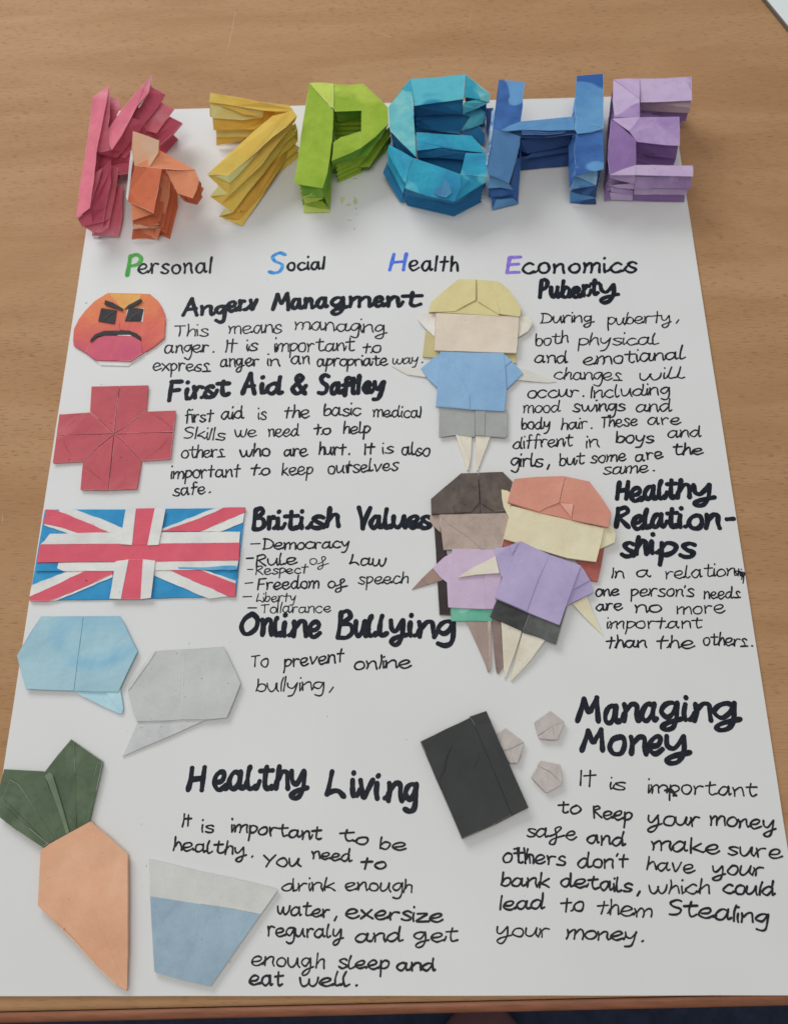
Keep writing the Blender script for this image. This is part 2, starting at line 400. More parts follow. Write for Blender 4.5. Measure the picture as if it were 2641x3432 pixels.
CAPS = set("ABDEFHIKLMOPRSTVY&',-.") - set("K',-.")
def place(ink, r, ch, x0, x1, base, xh, wmm, slant=0.12, asc=None, dsc=None, rot=0.0, jit=0.0):
    asc = asc or xh*1.72; dsc = dsc or xh
    mn, mx = ext(ch); w_ = max(mx-mn, .01)
    ratio = (x1-x0)/w_ if w_ > 1.2 else xh/10
    for st in GP[ch]:
        st = [(px+random.uniform(-jit, jit), py+random.uniform(-jit, jit)) for px, py in st]
        pts = spline(st)
        out = []
        for (gx, gy) in pts:
            yy = gy*dsc/10 if gy < 0 else (gy*xh/10 if gy <= 10 and ch not in CAPS else (xh + (gy-10)/8*(asc-xh) if ch not in CAPS else gy*asc/17.6))
            X = x0 + (gx-mn)*ratio + slant*yy*0.6; Y = base - yy
            q = rp(r, X, Y); out.append((q.x, q.y))
        ink.stroke(out, wmm)
JOIN = set('acdehiklmntuXl')
JOINTO = set('aceimnoprstuwydghbkl')
def join(ink, r, xa, ya, xb, yb, wmm):
    pts = spline([(xa, ya), (xa+(xb-xa)*.45, ya+(yb-ya)*.18), (xb, yb)], 5)
    ink.stroke([tuple(rp(r, x, y).xy) for x, y in pts], wmm)
def word(ink, r, txt, x0, y0, x1, y1, xh, wmm=None, gap=1.7, jit=0.55):
    wmm = wmm or {'a': 1.12, 'b': 1.1, 'c': 1.08, 'd': 1.08, 'e': 1, 'f': 1, 'g': 1, 'h': 1}.get(r, 0.98)
    wmm *= random.uniform(.88, 1.12) * (.8 if xh < 37 else 1) * (1.08 if r in 'ijkl' else 1.0); xh = xh*1.12
    tot = 0; pos = []
    for c in txt:
        if c in '.,': tot += 3.5
        mn, mx = ext(c); pos.append(tot); tot += (mx-mn) + gap*random.uniform(.8, 1.2)
    tot -= gap; wd = x1-x0; u = wd/max(tot, 1)
    prev = None
    for c, p in zip(txt, pos):
        mn, mx = ext(c); t = p/max(tot, 1); base = y0+(y1-y0)*t + random.uniform(-.035, .035)*xh
        ax = x0+p*u; hx = xh*random.uniform(.93, 1.08)
        place(ink, r, c, ax, ax+(mx-mn)*u, base, hx, wmm, slant=random.uniform(-.02, .12), asc=hx*1.6, dsc=hx*.9, jit=jit)
        if prev and c in JOINTO and random.random() < .62:
            join(ink, r, prev[0]-1, prev[1]-.08*xh, ax+1+(.5*u if c in 'aceo' else 0), base-xh*(.42 if c in 'aceodg' else .6), wmm*.9)
        prev = (ax+(mx-mn)*u, base) if c in JOIN else None

# paragraphs: name, label, [(region, text, x0, y0, x1, y1, xheight)]
LINES = [
("Anger paragraph", [
 [('a', 'This', 1178, 575, 1400, 572, 44), ('b', 'means', 138, 556, 485, 550, 46), ('b', 'managinG', 582, 528, 1195, 556, 46)],
 [('a', 'anger.', 1108, 688, 1438, 680, 46), ('a', 'IX', 1518, 682, 1590, 676, 48), ('b', 'is', 258, 672, 328, 666, 42), ('b', 'important', 442, 678, 972, 672, 48), ('b', 'Xo', 1032, 688, 1152, 680, 40)],
 [('a', 'expresZ', 1028, 803, 1412, 812, 44), ('b', 'anGer', 80, 778, 332, 772, 44), ('b', 'in', 396, 774, 474, 770, 42), ('b', 'an', 556, 762, 678, 756, 44), ('b', 'apropriate', 726, 774, 1198, 770, 40), ('b', 'way.', 1232, 762, 1433, 752, 34)]]),
("First aid paragraph", [
 [('a', 'firsX', 1246, 1152, 1430, 1143, 44), ('a', 'aid', 1487, 1132, 1638, 1124, 44), ('b', 'is', 335, 1132, 388, 1128, 40), ('b', 'Xhe', 506, 1124, 678, 1118, 42), ('b', 'basic', 772, 1108, 1018, 1104, 44), ('b', 'medicaC', 1102, 1114, 1422, 1122, 42)],
 [('a', 'SkiCCs', 1236, 1258, 1508, 1272, 42), ('b', 'we', 178, 1250, 322, 1244, 42), ('b', 'need', 402, 1248, 605, 1242, 44), ('b', 'Xo', 706, 1234, 818, 1232, 38), ('b', 'help', 906, 1228, 1082, 1224, 42)],
 [('a', 'othersZ'[:5]+'Z', 1222, 1388, 1508, 1384, 44), ('b', 'who', 212, 1382, 408, 1374, 42), ('b', 'are', 506, 1380, 662, 1374, 42), ('b', 'hurX.', 742, 1370, 944, 1366, 42), ('b', 'IX', 1046, 1368, 1108, 1360, 44), ('b', 'is', 1166, 1360, 1238, 1358, 40), ('b', 'also', 1296, 1370, 1478, 1376, 44)],
 [('a', 'imporXanX', 1150, 1528, 1612, 1514, 44), ('b', 'Xo', 286, 1504, 408, 1502, 40), ('b', 'keep', 490, 1504, 694, 1500, 44), ('b', 'ourselves', 800, 1494, 1268, 1472, 44)],
 [('a', 'safe.', 1166, 1642, 1410, 1624, 42)]]),
("Puberty paragraph", [
 [('d', 'DurinG', 26, 486, 380, 478, 40), ('d', 'puberXJ,', 472, 498, 945, 474, 42)],
 [('c', 'both', 990, 638, 1205, 614, 42), ('d', 'physicaC'[:7]+'l', 277, 636, 808, 628, 42)],
 [('c', 'and', 986, 752, 1204, 754, 42), ('d', 'emotianal', 306, 768, 985, 724, 46)],
 [('d', 'changeZ', 116, 862, 568, 872, 42), ('d', 'will', 682, 870, 985, 852, 40)],
 [('c', 'occur.', 936, 988, 1312, 978, 42), ('d', 'Including', 362, 988, 882, 962, 42)],
 [('c', 'mood', 906, 1088, 1154, 1080, 42), ('d', 'swings', 240, 1080, 588, 1074, 42), ('d', 'and', 662, 1082, 902, 1078, 42)],
 [('c', 'body', 896, 1198, 1085, 1194, 42), ('d', 'hair.', 162, 1200, 368, 1190, 40), ('d', 'These', 426, 1184, 672, 1172, 42), ('d', 'are', 742, 1166, 958, 1164, 40)],
 [('c', 'diffrent', 840, 1330, 1235, 1308, 44), ('d', 'in', 328, 1322, 414, 1304, 42), ('d', 'boys', 530, 1290, 778, 1288, 42), ('d', 'and', 876, 1254, 1098, 1246, 40)],
 [('c', 'girls,', 828, 1444, 1084, 1450, 46), ('d', 'but', 150, 1444, 312, 1430, 42), ('d', 'some', 360, 1424, 594, 1404, 40), ('d', 'are', 656, 1412, 844, 1386, 40), ('d', 'the', 908, 1370, 1108, 1364, 40)],
 [('d', 'same.', 446, 1500, 784, 1478, 42)]]),
("British values list", [
 [('f', '-', 280, 392, 345, 396, 40), ('f', 'Democracy', 366, 404, 938, 392, 40)],
 [('f', '-', 255, 488, 297, 490, 38), ('f', 'Rule', 318, 514, 588, 500, 40), ('f', 'oK', 676, 504, 804, 512, 36), ('f', 'Law', 948, 504, 1184, 518, 40)],
 [('f', '-', 260, 560, 300, 564, 34), ('f', 'RespecX', 318, 572, 664, 560, 32)],
 [('f', '-', 240, 654, 292, 658, 38), ('f', 'Freedom', 328, 674, 738, 660, 44), ('f', 'oK', 798, 660, 928, 658, 38), ('f', 'speech', 1005, 634, 1334, 630, 40)],
 [('f', '-', 232, 748, 282, 750, 34), ('f', 'LiberXy', 322, 754, 580, 752, 32)],
 [('f', '-', 260, 820, 322, 820, 34), ('f', 'ToCCarance', 352, 830, 818, 824, 36)]]),
("Online bullying paragraph", [
 [('f', 'To', 286, 1192, 400, 1186, 46), ('f', 'prevenX', 508, 1192, 908, 1152, 46), ('f', 'onCine', 976, 1208, 1354, 1192, 46)],
 [('f', 'buCCying,', 322, 1356, 830, 1342, 48)]]),
("Relationships paragraph", [
 [('h', 'In', 502, 796, 580, 794, 42), ('h', 'a', 662, 788, 758, 784, 40), ('h', 'relation', 860, 800, 1322, 776, 44), ('h', 'ship', 1322, 776, 1388, 786, 24)],
 [('h', 'one', 390, 918, 548, 908, 40), ('h', "person's", 627, 914, 1048, 920, 42), ('h', 'needZ', 1116, 934, 1362, 930, 42)],
 [('h', 'are', 396, 1014, 568, 1004, 40), ('h', 'no', 656, 1026, 830, 1018, 42), ('h', 'more', 932, 1036, 1258, 1026, 46)],
 [('h', 'imporXant', 470, 1134, 1100, 1128, 42)],
 [('h', 'Xhan', 466, 1264, 730, 1256, 42), ('h', 'Xhe', 800, 1266, 1048, 1264, 44), ('h', 'othersZ'[:5]+'Z.', 1112, 1244, 1440, 1254, 42)]]),
("Healthy living paragraph", [
 [('j', 'IX', 226, 540, 286, 526, 46), ('j', 'is', 356, 576, 438, 582, 44), ('j', 'important', 552, 576, 1158, 634, 46), ('j', 'to', 1282, 642, 1466, 672, 44), ('j', 'be', 1546, 692, 1724, 706, 46)],
 [('j', 'healthJ.', 167, 698, 698, 744, 46), ('j', 'You', 770, 806, 1014, 810, 48), ('j', 'need', 1096, 756, 1358, 782, 42), ('j', 'Xo', 1422, 826, 1582, 820, 42)],
 [('j', 'drink', 895, 974, 1244, 968, 46), ('j', 'enough', 1316, 966, 1758, 984, 48)],
 [('j', 'water,', 860, 1130, 1258, 1156, 48), ('j', 'exersize', 1322, 1152, 1968, 1184, 50)],
 [('j', 'reguralJ', 792, 1274, 1302, 1290, 50), ('j', 'and', 1388, 1318, 1702, 1312, 50), ('j', 'Get', 1780, 1306, 2064, 1316, 50)],
 [('j', 'enouGh', 687, 1470, 1172, 1494, 54), ('j', 'sleep', 1272, 1490, 1608, 1500, 50), ('j', 'and', 1660, 1506, 1920, 1506, 44)],
 [('j', 'eat', 677, 1600, 898, 1610, 52), ('j', 'well.', 1012, 1612, 1394, 1606, 48)]]),
("Money paragraph", [
 [('l', 'IX', 286, 668, 390, 686, 62), ('l', 'is', 490, 690, 590, 696, 46), ('l', 'important', 742, 716, 1468, 738, 50)],
 [('l', 'to', 140, 852, 290, 856, 44), ('l', 'Qeep', 376, 884, 634, 906, 50), ('l', 'Jour', 738, 928, 1084, 940, 52), ('l', 'moneJ', 1157, 930, 1600, 970, 50)],
 [('k', 'saKe', 930, 1006, 1262, 1032, 50), ('l', 'and', 337, 1054, 588, 1076, 50), ('l', 'make', 772, 1100, 1222, 1126, 54), ('l', 'sure', 1276, 1130, 1638, 1162, 50)],
 [('k', 'others', 772, 1180, 1184, 1202, 52), ('l', "don'X", 275, 1216, 605, 1214, 50), ('l', 'have', 737, 1230, 1054, 1256, 50), ('l', 'Jour', 1172, 1260, 1512, 1272, 50)],
 [('k', 'bank', 757, 1338, 1078, 1350, 50), ('l', 'details,', 157, 1344, 692, 1388, 50), ('l', 'which', 747, 1388, 1158, 1390, 50), ('l', 'couCd', 1247, 1388, 1594, 1406, 50)],
 [('k', 'Cead', 752, 1500, 1050, 1492, 52), ('l', 'Xo', 162, 1510, 308, 1496, 48), ('l', 'Xhem', 402, 1526, 768, 1556, 52), ('l', 'SteaCing', 882, 1536, 1543, 1596, 56)],
 [('k', 'Jour', 727, 1676, 1084, 1682, 52), ('l', 'money.', 196, 1694, 712, 1712, 52)]]),
]
PLAIN = {'X': 't', 'G': 'g', 'J': 'y', 'K': 'f', 'Q': 'k', 'C': 'l', 'Z': 's'}
def plain(t): return ''.join(PLAIN.get(c, c) for c in t)
for pname, lines in LINES:
    para = bpy.data.objects.new('paragraph', None); COL.objects.link(para); para.parent = poster
    para['label'] = 'handwritten black pen paragraph reading "%s..."' % ' '.join(plain(q[1]) for q in lines[0])
    for ln in lines:
        ink = Ink()
        for (r, t, x0, y0, x1, y1, xh) in ln: word(ink, r, t, x0, y0, x1, y1, xh)
        ink.build('written_line', PEN, para)

# thick marker headings, letter by letter: (region, char, x0, x1, baseline, ink x-height)
def heading(name, label, items, wmm=2.95, pw=30, mat=BLK, parent=poster, slant=0.1):
    ink = Ink(); prev = None
    for it in items:
        r, c, x0, x1, base, f, xn = it[:7]
        old = f - pw; xh = (xn if c not in '-' else f); asc_ = 1.76*old
        if asc_ < (xh-pw)*1.18: asc_ = (xh-pw)*1.18
        if c == 'i': asc_ = max(1.52*old, (xh-pw)+pw*1.3)
        if prev and c.islower() and prev[3] == r and abs(x0-prev[0]) < 34 and abs(base-prev[1]) < 40:
            join(ink, r, prev[0]-pw/2-6, prev[1]-pw/2-2, x0+pw/2+3, base-pw/2-(xh-pw)*.45, wmm*.92)
        prev = (x1, base, xh, r) if c in 'acdehiklmnrstub' else None
        place(ink, r, c, x0+pw/2, x1-pw/2-(4 if c not in 'GJ' else 0), base-pw/2, xh-pw, wmm, slant=slant, asc=asc_, dsc=(it[7]-pw)*1.0, jit=0.25)
    return ink.build(name, mat, parent, label)
def many(r, spec, xh, xn=None):
    xn = xn or xh
    out = []
    for t in spec.split():
        c, a, b, y = t.split(':')[:4]
        k = t.split(':'); out.append((r, c, float(a), float(b), float(y), float(k[4]) if len(k) > 4 else xh, xn, xh))
    return out
heading('heading', 'thick black heading reading Anger Managment', many('a', 'A:1218:1340:447:88 n:1338:1440:443', 80, 84) + many('a', 'g:1436:1526:444', 84, 84) + many('b', 'e:112:202:418 r:192:256:412 v:264:338:408 M:415:552:410:88 a:543:638:402 n:632:712:398 a:712:812:394 G:808:942:392 m:930:1096:388 e:1096:1186:386 n:1184:1290:388 t:1284:1440:386', 82, 90), pw=28, wmm=2.95)
heading('heading', 'thick black heading reading First Aid & Saftley', many('a', 'F:1122:1232:1020:104 i:1236:1290:1010:96 r:1285:1375:1002 s:1362:1448:998 t:1440:1555:985', 84, 104) + many('b', 'A:212:328:974:104 i:338:392:970:92 d:376:508:974 &:546:668:974:104 S:724:816:974:102 a:806:900:972 f:884:962:980:92 t:926:1012:974:90 C:985:1022:972:94 e:1022:1104:968 y:1092:1188:964', 90, 98), wmm=3.15)
heading('heading', 'thick black heading reading Puberty', many('d', 'P:2:80:330:98 u:74:160:328 b:148:232:328:92 e:222:300:328 r:290:362:318 t:342:424:310 J:404:554:312', 88, 98), wmm=3.05)
heading('heading', 'thick black heading reading British Values', many('f', 'B:286:388:282:108 r:384:458:278 i:446:508:278 t:494:610:280:98 i:602:680:276:92 s:672:786:274 h:776:888:262:96 V:982:1092:278:112 a:1070:1172:274 l:1162:1238:274:98 u:1220:1336:272 e:1322:1424:270 s:1404:1502:274', 88, 106))
heading('heading', 'thick black heading reading Healthy Relationships over three lines', many('h', 'H:518:620:280:96 e:610:716:292 a:704:812:282 l:800:872:278:96 t:850:942:274:100 h:926:1040:272:96 J:1026:1200:272 R:512:630:468:104 e:624:726:480 l:704:772:474:98 a:754:862:470 t:850:948:470:102 i:936:1010:468:90 o:998:1122:478 n:1112:1238:474 -:1252:1334:446:80 s:552:660:664:118 h:648:748:648:92 i:746:820:642:86 p:808:940:664 s:944:1070:668:118', 92, 118))
heading('heading', 'thick black heading reading Online Bullying', many('f', 'O:202:340:984:104 n:340:440:990 l:428:500:998:94 i:486:560:996:92 n:552:672:1000 e:656:764:1004 B:852:976:1010:130 u:966:1072:1000 l:1056:1136:998:104 l:1128:1212:998:104 J:1200:1340:994 i:1330:1400:998:92 n:1392:1530:1004 g:1520:1654:1000:106', 100, 130))
heading('heading', 'thick black heading reading Healthy Living', many('j', 'H:250:384:310:116 e:420:532:306:104 a:522:648:304 l:642:734:304:112 t:724:842:304:116 h:838:948:302:112 J:934:1078:300:104 L:1178:1326:350:126 i:1344:1408:350:104 v:1394:1516:360 i:1506:1600:368:100 n:1586:1712:382 g:1700:1804:388:112', 104, 146), wmm=2.85)
heading('heading', 'thick black heading reading Managing Money', many('l', 'M:256:426:250:118 a:438:564:260 n:562:694:250 a:684:818:246 G:814:980:240 i:966:1040:242:104 n:1034:1182:246 G:1170:1376:242 M:282:454:446:108 o:468:602:468 n:608:746:470 e:732:854:466 J:842:1036:464', 106, 144), wmm=2.85)
# title row words
TW = 1.85
for lab, capspec, rest, mat in [
 ('Personal', ('a', 'P', 848, 945, 176, 88), ('a', 'ersonaC', 932, 153, 1416, 148, 54), GRN),
 ('Social', ('b', 'S', 398, 508, 158, 86), ('b', 'ociaC', 530, 132, 770, 124, 46), BLU),
 ('Health', ('b', 'H', 1205, 1322, 138, 72), ('b', 'eaCXh', 1346, 132, 1665, 136, 54), IND),
 ('Economics', ('c', 'E', 790, 886, 158, 74), ('c', 'conomics', 905, 150, 1662, 142, 56), PUR)]:
    t = bpy.data.objects.new('title_word', None); COL.objects.link(t); t.parent = poster; t['label'] = 'handwritten word %s with a coloured first letter' % lab
    ink = Ink(); r, c, a, b, y, xh = capspec
    place(ink, r, c, a+8, b-8, y-8, xh-8, 3.0 if c == 'P' else 2.6, slant=.16); ink.build('initial', mat, t)
    ink = Ink(); word(ink, *rest, wmm=TW, gap=3.5, jit=.2); ink.build('lettering', BLK, t)
# blots, corrections and stains on the card
ink = Ink()
for P in ([(855, 700), (885, 690), (905, 710), (932, 735)], [(895, 690), (918, 715), (912, 735)]):
    ink.stroke([tuple(rp('l', x, y).xy) for x, y in spline(P)], 1.3)
ink.build('correction', PEN, poster)
ink = Ink()
for P in ([(1374, 755), (1383, 790), (1378, 830)],):
    ink.stroke([tuple(rp('h', x, y).xy) for x, y in spline(P)], .8)
for P in ([(845, 1092), (880, 1084)], [(868, 1085), (872, 1130), (876, 1182)], [(912, 1085), (918, 1135), (922, 1188)], [(925, 1140), (945, 1130), (952, 1185)]):
    ink.stroke([tuple(rp('k', x, y).xy) for x, y in spline(P)], 1.1)
for P in ([(944, 1412), (938, 1450), (936, 1490)], [(922, 1440), (952, 1434)]):
    ink.stroke([tuple(rp('b', x, y).xy) for x, y in spline(P)], .9)
ink.build('correction', PEN, poster)
st = paint('green_smudge_paint', (164, 172, 108), (184, 188, 150), speck=0)
dk = paint('grey_smudge_paint', (150, 150, 140), (175, 176, 165), speck=0)
def blob(x, y, rx, ry, mat, r='B', name='smudge'):
    pts = [rp(r, x+rx*math.cos(a)*random.uniform(.45, 1.2), y+ry*math.sin(a)*random.uniform(.45, 1.2), .045) for a in [2*math.pi*k/14 for k in range(14)]]
    panel(name, pts, mat, poster, thick=.04, jit=.1, step=.002, bevel=0)
for a_ in [(520, 985, 20, 28, st), (566, 1022, 26, 8, st), (612, 1000, 18, 26, st), (618, 1048, 8, 8, dk), (622, 1090, 7, 12, st), (570, 1130, 26, 4, dk), (612, 838, 18, 5, dk), (640, 780, 6, 14, st), (740, 770, 5, 24, st), (600, 970, 6, 8, st)]:
    blob(*a_)
for a_ in [(905, 1135, 5, 4, dk, 'A'), (870, 1105, 3, 3, dk, 'C'), (580, 352, 9, 5, dk, 'a'), (682, 897, 7, 5, dk, 'a'), (1128, 465, 10, 3, dk, 'a'), (480, 1681, 9, 6, dk, 'e'), (950, 645, 5, 5, dk, 'i'), (958, 1065, 4, 4, dk, 'i'), (855, 1620, 4, 4, dk, 'e'), (125, 358, 7, 3, dk, 'k'), (1545, 1570, 5, 10, dk, 'i'), (985, 925, 4, 9, dk, 'i'), (750, 1250, 5, 5, dk, 'j'), (1275, 970, 4, 6, dk, 'j')]:
    blob(*a_)

# ================================================================= FLAT FOLDED SHAPES
def thing(name, r, x, y, label, cat, group=None):
    return empty(name, base_of(r, x, y), label, cat, group)
GF = 'flat folded paper shapes glued to the poster'
# ---- angry face
face = thing('angry_face', 'a', 800, 560, 'orange and red folded paper angry face with black eyes, brows and frown', 'paper face', GF)
s = NT('orange_red_wash'); 
tc = s.n('ShaderNodeTexCoord'); sx = s.n('ShaderNodeSeparateXYZ'); s.l(tc.outputs['Object'], sx.inputs[0])
nz = s.noise(tc.outputs['Object'], 50, 4, .6)
ad = s.n('ShaderNodeMath', operation='MULTIPLY_ADD'); s.l(sx.outputs['Y'], ad.inputs[0]); ad.inputs[1].default_value = 17.0; s.l(nz, ad.inputs[2])
cc = s.ramp(ad.outputs[0], [(0.08, alb((174, 74, 94))), (0.38, alb((188, 86, 82))), (0.72, alb((196, 102, 78))), (1.0, alb((200, 122, 74)))])
s.l(s.mix(0.25, cc, s.ramp(s.noise(tc.outputs['Object'], 800, 3, .7), [(0.3, (.65, .65, .65)), (0.7, (1, 1, 1))]), 'MULTIPLY'), s.b.inputs['Base Color'])
s.b.inputs['Roughness'].default_value = .75
s.l(s.bump(s.noise(tc.outputs['Object'], 45, 3), .003, .8), s.b.inputs['Normal'])
ORW = s.m
WP = paint('white_fold_paper', (206, 206, 202), (196, 196, 192), speck=.3); YEL = paint('ochre_wash', (214, 160, 84), (204, 142, 70))
BP = paint('black_washed_paper', (44, 44, 46), (58, 56, 58), speck=0, crumple=1.2, wear=.35); PK = paint('pinkish_red_wash', (196, 84, 96), (186, 76, 104))
PN('backing', 'a', [(640, 735), (575, 681), (760, 640), (990, 684), (930, 722), (862, 774), (680, 769)], .7, WP, face, .6)
PN('head', 'a', [(725, 283), (1008, 290), (1060, 335), (1085, 372), (1105, 420), (1112, 465), (1108, 530), (1100, 590), (1040, 640), (960, 690), (880, 742), (640, 735), (575, 684), (497, 637), (492, 600), (498, 525), (530, 460), (575, 400), (640, 335)], 1.5, ORW, face, .9)
PN('cheek_fold', 'a', [(810, 480), (985, 392), (1085, 378), (1110, 465), (1104, 585), (960, 688), (948, 600), (870, 540), (806, 530)], [1.9, 2, 1.6, 1.6, 1.6, 1.6, 2.1, 2.2, 2], ORW, face, .4)
PN('forehead', 'a', [(735, 288), (950, 296), (938, 325), (860, 368), (822, 402), (788, 360)], 1.75, YEL, face, .3)
PN('brow_fold', 'a', [(723, 284), (740, 290), (795, 358), (822, 402), (790, 395), (690, 350)], [1.7, 1.7, 2.1, 2.1, 2.3, 1.8], ORW, face, .3)
PN('jaw', 'a', [(600, 622), (650, 588), (700, 568), (900, 574), (950, 606), (956, 690), (880, 741), (645, 734), (578, 684)], [1.9, 2.2, 2.3, 2.3, 2.2, 1.9, 1.7, 1.7, 1.7], PK, face, .5)
PN('lip', 'a', [(790, 560), (880, 563), (895, 573), (790, 569)], 2.5, WP, face, .2)
PN('mouth', 'a', [(604, 612), (612, 590), (640, 560), (698, 537), (866, 534), (920, 555), (948, 578), (948, 603), (905, 578), (868, 562), (700, 566), (655, 578), (625, 605)], 2.8, BP, face, .5)
PN('eye', 'a', [(680, 385), (785, 400), (770, 490), (660, 472)], 2.3, BP, face, .5)
PN('eye_white', 'a', [(858, 381), (971, 386), (960, 476), (842, 472)], 2.1, WP, face, .3)
PN('eye', 'a', [(868, 378), (966, 390), (946, 474), (838, 472)], 2.5, BP, face, .4)
PN('eyelid_fold', 'a', [(684, 384), (783, 400), (690, 462)], [2.5, 2.7, 2.4], BP, face, .2)
PN('eyelid_fold', 'a', [(868, 384), (962, 392), (950, 466)], [2.8, 2.8, 2.6], BP, face, .2)
PN('eyebrow', 'a', [(706, 330), (760, 348), (828, 388), (824, 402), (758, 380), (702, 360)], 2.9, BP, face, .5)
PN('eyebrow', 'a', [(838, 396), (862, 364), (945, 322), (958, 334), (925, 360), (885, 378)], 2.9, BP, face, .5)
# ---- red cross
cross = thing('red_cross', 'a', 770, 1240, 'red folded paper cross with creased panels, left of the First Aid text', 'paper cross', GF)
RC = paint('crimson_wash', (184, 80, 86), (170, 70, 80), (192, 96, 102), patch=35, speck=.8, soft=1)
c0 = (767, 1232)
X8 = [[(803, 906), (615, 911), (606, 1081)], [(998, 903), (806, 905), (985, 1077)]]
cr = [
 [(802, 907), (616, 911), (606, 1080), (718, 1180), (766, 1226)], [(998, 903), (806, 906), (772, 1222), (845, 1178), (984, 1077)],
 [(988, 1079), (1182, 1072), (1166, 1216), (774, 1229), (850, 1180)], [(1165, 1220), (1146, 1398), (957, 1411), (830, 1275), (776, 1233)],
 [(953, 1414), (921, 1600), (732, 1606), (772, 1238), (828, 1280)], [(728, 1607), (541, 1604), (559, 1419), (660, 1320), (764, 1238)],
 [(556, 1417), (356, 1425), (381, 1243), (762, 1233), (655, 1318)], [(382, 1239), (401, 1096), (545, 1102), (603, 1083), (712, 1182), (762, 1227)]]
PN('backing', 'a', [(618, 914), (994, 906), (982, 1081), (1178, 1076), (1142, 1394), (952, 1408), (917, 1596), (545, 1600), (562, 1414), (360, 1421), (404, 1099), (608, 1084)], .8, RC, cross, .6)
hh = [[2, 1.9, 1.4, 1.3, 1.5], [1.9, 2.1, 1.5, 1.3, 1.4], [1.4, 1.9, 2.0, 1.5, 1.3], [2.1, 1.8, 1.4, 1.3, 1.5], [1.4, 1.8, 2.1, 1.6, 1.3], [2.2, 1.8, 1.4, 1.3, 1.5], [1.4, 1.9, 2.1, 1.5, 1.3], [2.1, 1.8, 1.5, 1.4, 1.3, 1.5]]
for p, h_ in zip(cr, hh): PN('folded_panel', 'a', p, h_, RC, cross, .5, jit=.06, worn=.35)
for p in ([(618, 1085), (545, 1102), (440, 1190), (430, 1235), (700, 1225), (712, 1185)], [(450, 1420), (420, 1270), (545, 1330)], [(1010, 1085), (1160, 1130), (1150, 1205), (990, 1215)], [(960, 1405), (1100, 1290), (1150, 1240), (1140, 1225), (900, 1240)]):
    pass
def crease(parent, r, pts, z, mat, wd=.28):
    P = [rp(r, x, y, z) for x, y in pts]; V = []; Fc = []
    for i, p in enumerate(P):
        a = P[max(0, i-1)]; b = P[min(len(P)-1, i+1)]; d = (b-a).normalized(); nr = Vector((-d.y, d.x, 0))
        ww = wd*0.0005*(0.3 if i in (0, len(P)-1) else 1)
        V += [p+nr*ww, p-nr*ww]
        if i: Fc.append([2*i-2, 2*i-1, 2*i+1, 2*i])
    return link_mesh('crease', V, Fc, mat, parent)
EC = paint('grey_crease', (104, 100, 98), speck=0)
for pts in ([(688, 470), (718, 440), (780, 404)], [(860, 472), (896, 434), (960, 396)]): crease(face, 'a', pts, 3.0, EC, .3)
crease(face, 'a', [(806, 478), (803, 505), (800, 532)], 2.4, paint('dark_red_crease', (140, 60, 56), speck=0), .3)
DRC = MATS['dark_red_crease']
for pts in ([(430, 1275), (450, 1330), (475, 1360)], [(440, 1190), (500, 1140), (550, 1108)], [(1005, 1082), (1090, 1130), (1165, 1200)], [(960, 1405), (1080, 1320), (1140, 1240)], [(560, 1440), (640, 1500), (690, 1540)]):
    crease(cross, 'a', pts, 2.35, DRC, .22)
# ---- Union flag
flag = thing('union_flag', 'e', 900, 430, 'folded paper Union flag in red, white and blue strips', 'paper flag', GF)
RD = paint('rose_red_wash', (198, 74, 92), (206, 82, 98), patch=60, speck=.9, soft=1); BL = paint('flag_blue_wash', (22, 120, 176), (50, 142, 188), (20, 104, 160), patch=40, speck=.6, soft=1)
WF = paint('flag_white_paper', (204, 203, 198), (194, 193, 190), speck=.6)
PN('blue_field', 'e', [(305, 136), (845, 134), (1645, 122), (1583, 718), (740, 738), (200, 746)], 1.0, BL, flag, .8)
for nm, p, h_, m_ in [
 ('white_diagonal', [(396, 134), (512, 136), (700, 205), (834, 262), (828, 292), (720, 290), (560, 218), (400, 152)], 1.5, WF), ('white_diagonal', [(298, 226), (340, 232), (545, 294), (470, 300), (298, 240)], 1.5, WF),
 ('red_diagonal', [(312, 134), (372, 136), (410, 152), (585, 222), (735, 288), (540, 297), (400, 252), (293, 230)], 1.75, RD),
 ('white_diagonal', [(1088, 262), (1280, 190), (1440, 128), (1505, 123), (1300, 212), (1085, 282)], 1.5, WF), ('white_diagonal', [(1643, 150), (1632, 222), (1475, 284), (1340, 284), (1500, 214)], 1.5, WF),
 ('red_diagonal', [(1500, 122), (1648, 120), (1642, 156), (1500, 216), (1345, 282), (1086, 280), (1290, 211), (1400, 172)], 1.75, RD),
 ('white_diagonal', [(216, 642), (445, 552), (585, 545), (500, 582), (390, 636), (200, 722)], 1.5, WF), ('white_diagonal', [(758, 566), (758, 588), (560, 672), (378, 746), (322, 748), (545, 660)], 1.5, WF),
 ('red_diagonal', [(575, 546), (768, 545), (755, 568), (640, 622), (545, 664), (405, 722), (325, 749), (202, 746), (200, 720), (392, 634), (470, 592)], 1.75, RD),
 ('white_diagonal', [(1034, 538), (1140, 538), (1330, 626), (1535, 718), (1405, 734), (1200, 650), (1032, 576)], 1.5, WF), ('white_diagonal', [(1320, 534), (1370, 540), (1480, 576), (1583, 612), (1582, 634), (1450, 590)], 1.5, WF),
 ('red_diagonal', [(1130, 537), (1325, 534), (1450, 580), (1582, 630), (1578, 720), (1535, 719), (1390, 652), (1330, 628)], 1.75, RD)]:
    PN(nm, 'e', p, h_, m_, flag, .5, jit=.25, step=.003)
PN('white_border', 'e', [(335, 298), (600, 290), (1612, 284), (1606, 360), (272, 369), (300, 345)], 2.1, WF, flag, .5)
PN('white_border', 'e', [(395, 492), (1602, 473), (1590, 536), (1000, 543), (430, 549), (385, 530)], 2.1, WF, flag, .5)
